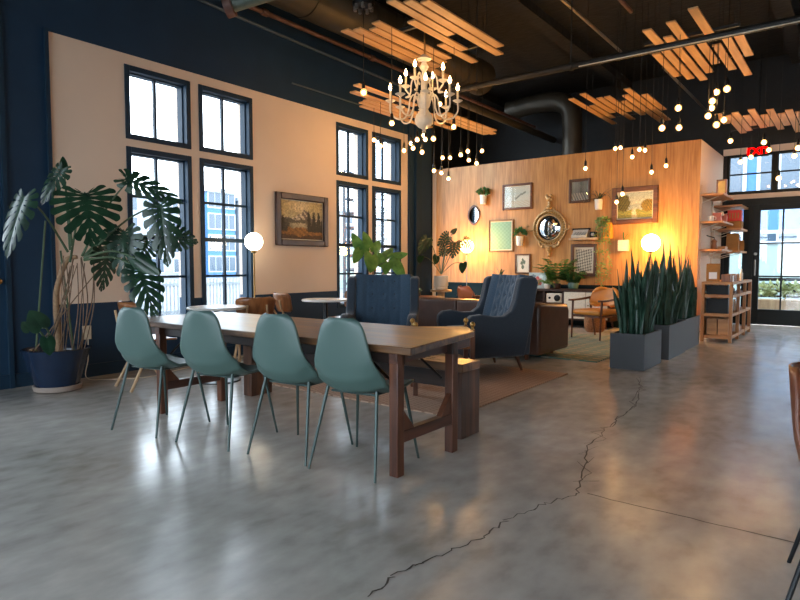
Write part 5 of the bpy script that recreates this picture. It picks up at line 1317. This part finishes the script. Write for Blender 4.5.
# exit sign
t = thing('exit_sign', 'glowing red EXIT sign hanging above the street door transom', 'sign', (-1.56, 12.9, 3.24))
b = MB(); b.box((-.17, -.012, -.10), (.17, .012, .10)); b.build('panel', 'black_frame', t, bevel=.004)
b = MB(); b.tube([(0, 0, .10), (0, 0, CZ-3.24-.01)], .008, 8); b.build('stem', 'black_metal', t)
cu = bpy.data.curves.new('letters', 'FONT'); cu.body = 'EXIT'; cu.size = .17; cu.align_x = 'CENTER'; cu.align_y = 'CENTER'; cu.extrude = .003; cu.space_character = 1.05; cu.offset = .004
tx = bpy.data.objects.new('letters', cu); C.objects.link(tx); dg = bpy.context.evaluated_depsgraph_get()
me = bpy.data.meshes.new_from_object(tx.evaluated_get(dg)); bpy.data.objects.remove(tx)
lo = bpy.data.objects.new('letters', me); C.objects.link(lo); me.materials.clear(); me.materials.append(M['exit_red']); lo.parent = t; lo.location = (0, -.017, 0); lo.rotation_euler = (pi/2, 0, 0)
# decal strokes on the sidelight and white notice on the transom bar
b = MB()
for i in range(5): b.tube(bez([(-2.0+.05*i, FY+.036, 1.50+.03*sin(i*2)), (-1.98+.05*i, FY+.036, 1.56+.02*cos(i)), (-1.95+.05*i, FY+.036, 1.50), (-1.93+.05*i, FY+.036, 1.55)], 4), .006, 5)
b.tube([(-2.0, FY+.036, 1.70), (-1.86, FY+.036, 1.62), (-1.76, FY+.036, 1.58)], .008, 5)
tag(b.build('window_decal', 'blue_decal'), 'blue script decal on the glass left of the street door', 'decal')

# ------------------------------------------------------------------ outside
b = MB(); b.box((-120, -60, -.35), (60, 120, -.25)); struct(b.build('ground', 'asphalt'))
b = MB(); b.box((-11, -20, -.25), (-8.8, 60, -.12)); struct(b.build('pavement', 'paving'))
b = MB(); b.box((-8.6, 13.6, -.25), (20, 18.5, -.02)); struct(b.build('pavement', 'paving'))
def building(label, x0, x1, y0, y1, h, mt, face, cols, floors, ww=1.0, wh=1.5, extra=None):
    """facade with trimmed windows on the face looking at the cafe ('x' = +x side, 'y' = -y side)"""
    t = thing('building', label, 'building', ((x0+x1)/2, (y0+y1)/2, -.25)); w, d = (x1-x0)/2, (y1-y0)/2
    b = MB(); b.box((-w, -d, 0), (w, d, h)); b.build('wall', mt, t)
    b = MB(); b.box((-w-.25, -d-.25, h), (w+.25, d+.25, h+.4)); b.build('cornice', 'b_trim', t)
    L = 2*d if face == 'x' else 2*w; fh = h/floors
    for f in range(floors):
        for c in range(cols):
            s = -L/2+L*(c+.5)/cols; z = fh*(f+.30); tr = MB(); pn = MB(); e = .13
            if face == 'x':
                tr.box((w-.02, s-ww/2-e, z-e), (w+.06, s+ww/2+e, z+wh+e)); pn.box((w+.05, s-ww/2, z), (w+.075, s-.04, z+wh)); pn.box((w+.05, s+.04, z), (w+.075, s+ww/2, z+wh))
            else:
                tr.box((s-ww/2-e, -d-.06, z-e), (s+ww/2+e, -d+.02, z+wh+e)); pn.box((s-ww/2, -d-.075, z), (s-.04, -d-.05, z+wh)); pn.box((s+.04, -d-.075, z), (s+ww/2, -d-.05, z+wh))
            o = tr.build('window', 'b_trim', t); pn.build('pane', 'b_glass', o)
    if extra: extra(t, w, d, h)
    return t
def balconies(t, w, d, h):
    for f in range(1, 5):
        z = h*f/5
        b = MB(); b.box((w, -d*.55, z), (w+1.2, -d*.1, z+.15)); o = b.build('balcony', 'b_trim', t)
        q = MB()
        for i in range(12): y = -d*.55+d*.45*i/11; q.box((w+1.15, y-.015, z+.15), (w+1.18, y+.015, z+1.1))
        q.box((w+1.14, -d*.55, z+1.1), (w+1.19, -d*.1, z+1.15)); q.build('railing', 'b_steel', o)
building('tall blue sided apartment building seen through the second window', -74, -58, 40.6, 44.3, 9.6, 'b_blue', 'x', 2, 4, 1.6, 1.6)
building('pale apartment building with balconies right of the blue one', -76, -58, 44.9, 72, 8.9, 'b_white', 'x', 5, 4, 1.6, 1.6, balconies)
building('pale grey apartment building seen behind the monstera leaves', -74, -60, 14, 39.8, 8.6, 'b_white', 'x', 9, 4, 1.6, 1.4)
building('pale green building behind the lattice tower', -34, -21, 27, 52, 2.6, 'b_pale', 'x', 4, 1, 1.4, 1.0)
building('blue and white house across from the street door', -9, -1.6, 27, 34, 12, 'b_blue', 'y', 4, 4, 1.25, 1.7)
building('white house to the right across from the street door', -1.0, 9, 26.5, 34, 12, 'b_white', 'y', 5, 4, 1.1, 1.7)
t = thing('lattice_tower', 'white steel lattice scaffold seen through the far window pair', 'tower', (-17.5, 21.2, -.25))
def truss(x, y0, y1, z1, st):
    b = MB()
    for y in (y0, y1): b.tube([(x, y, 0), (x, y, z1)], .07, 6)
    z = 0
    while z < z1-st: b.tube([(x, y0, z), (x, y1, z+st/2)], .045, 5); b.tube([(x, y1, z+st/2), (x, y0, z+st)], .045, 5); z += st
    return b
for x in (0, 2.4): truss(x, -2.2, 1.8, 5.4, .6).build('truss', 'b_steel', t)
b = MB()
for z in (1.2, 2.4, 3.6, 4.8):
    for y in (-2.2, 1.8): b.tube([(0, y, z), (2.4, y, z)], .04, 6)
b.build('cross_bar', 'b_steel', t)
t = thing('low_wall', 'long pale green wall outside behind the planter and the parked car', 'wall', (-1.5, 24, -.25))
b = MB(); b.box((-10, -.15, 0), (10, .15, 2.1)); b.build('wall', 'b_pale', t); b = MB(); b.box((-10, -.2, 2.1), (10, .2, 2.2)); b.build('coping', 'b_trim', t)
t = thing('patio_bench', 'dark slatted bench outside behind the wooden planter', 'bench', (-1.7, 17.0, -.02))
b = MB()
for z in (.50, .64, .78): b.box((-.75, .18, z), (.75, .21, z+.08))
b.build('back_slats', 'black_plastic', t); b = MB(); b.box((-.75, -.22, .40), (.75, .18, .44)); b.build('seat', 'black_plastic', t)
for x in (-.7, .7):
    b = MB(); b.box((x-.03, -.2, 0), (x+.03, .21, .40)); b.box((x-.03, .18, .40), (x+.03, .215, .86)); b.build('leg', 'b_trim', t)
t = thing('street_planter', 'long wooden planter box with pale shrubs outside the street door', 'planter', (-1.25, 15.3, -.02))
b = MB(); b.box((-.65, -.25, 0), (.9, .25, .42)); b.build('box', 'pale_wood', t)
b = MB()
for x in (-.45, -.15, .2, .55, .8): clump(b, (x, 0, .55), (.25, .2, .22), 90, .12)
b.build('shrub', 'shrub', t)
t = thing('car', 'silver white car parked beyond the wooden planter', 'car', (.55, 20.4, -.25))
b = MB(); b.prism([(-2.1, .30), (2.1, .30), (2.15, .62), (1.95, .85), (1.1, .98), (.45, 1.45), (-.95, 1.48), (-1.7, 1.02), (-2.1, .92), (-2.2, .6)], 'y', -.85, .85); b.build('body', 'car_white', t, bevel=.10, seg=4)
b = MB(); b.prism([(.98, 1.0), (.42, 1.38), (-.9, 1.41), (-1.45, 1.04)], 'y', -.862, .862); b.build('side_window', 'b_glass', t)
for x in (-1.35, 1.35):
    for y in (-.86, .66):
        b = MB(); b.lathe([(.20, -.02), (.33, 0), (.33, .2), (.20, .22)], 24, M4=Matrix.Translation((x, y+.2, .33)) @ Ry); b.build('wheel', 'tyre', t)
t = thing('fence', 'pale picket fence beyond the pavement seen through the first window', 'fence', (-13, 8.0, -.25))
b = MB()
for i in range(70): b.box((-.02, -3.5+.1*i, 0), (.02, -3.46+.1*i, 1.05))
b.build('pickets', 'b_trim', t)
b = MB(); b.box((-.03, -3.5, .25), (.03, 3.5, .32)); b.box((-.03, -3.5, .9), (.03, 3.5, .97)); b.build('rail', 'b_trim', t)

# ------------------------------------------------------------------ light, sky, camera
W = bpy.data.worlds.new('sky'); S.world = W; W.use_nodes = True; nt = W.node_tree; nt.nodes.clear()
wo = nt.nodes.new('ShaderNodeOutputWorld'); bg = nt.nodes.new('ShaderNodeBackground')
tc = nt.nodes.new('ShaderNodeTexCoord'); sp = nt.nodes.new('ShaderNodeSeparateXYZ'); nt.links.new(tc.outputs['Generated'], sp.inputs[0])
c = ramp(nt, sp.outputs['Z'], [(0, (.86, .93, 1, 1)), (.4, (.82, .91, 1, 1)), (1, (.76, .88, 1, 1))])
nt.links.new(c, bg.inputs[0]); bg.inputs[1].default_value = SKY; nt.links.new(bg.outputs[0], wo.inputs[0])
def portal(loc, rot, sx, sy):
    l = bpy.data.lights.new('window_portal', 'AREA'); l.shape = 'RECTANGLE'; l.size = sx; l.size_y = sy; l.cycles.is_portal = True
    o = bpy.data.objects.new('window_portal', l); C.objects.link(o); o.location = loc; o.rotation_euler = rot
for ys in (WIN[:2], WIN[2:], EXTRA[:2], EXTRA[2:]):
    y0, y1 = ys[0][0], ys[-1][1]; portal((WX-.32, (y0+y1)/2, 1.9), (0, -pi/2, 0), 2.9, y1-y0)
portal((.5, FY+.32, 1.65), (-pi/2, 0, 0), 5.4, 3.3)
portal((-.75, -6.62, 2.3), (pi/2, 0, 0), 9.8, 4.1)
portal((-7.1, 9.29, 2.6), (-pi/2, 0, 0), 1.2, 4.2)
portal((-7.92, 9.95, 2.6), (0, -pi/2, 0), 4.2, 1.4)
cam = bpy.data.cameras.new('camera'); co = bpy.data.objects.new('camera', cam); C.objects.link(co)
cam.sensor_fit = 'HORIZONTAL'; cam.sensor_width = 36; cam.lens = 601/800*36; cam.clip_end = 300
co.location = (0, 0, 1.15); co.rotation_euler = (pi/2-math.atan(35/601), 0, math.atan(459/601)); S.camera = co
S.view_settings.view_transform = 'Standard'; S.view_settings.look = 'None'; S.view_settings.gamma = 1; S.view_settings.use_curve_mapping = False
S.view_settings.exposure = EXPO
S.cycles.use_denoising = True; S.cycles.max_bounces = 8; S.cycles.diffuse_bounces = 4; S.cycles.transparent_max_bounces = 12; S.cycles.sample_clamp_indirect = 4; S.cycles.caustics_reflective = False; S.cycles.caustics_refractive = False
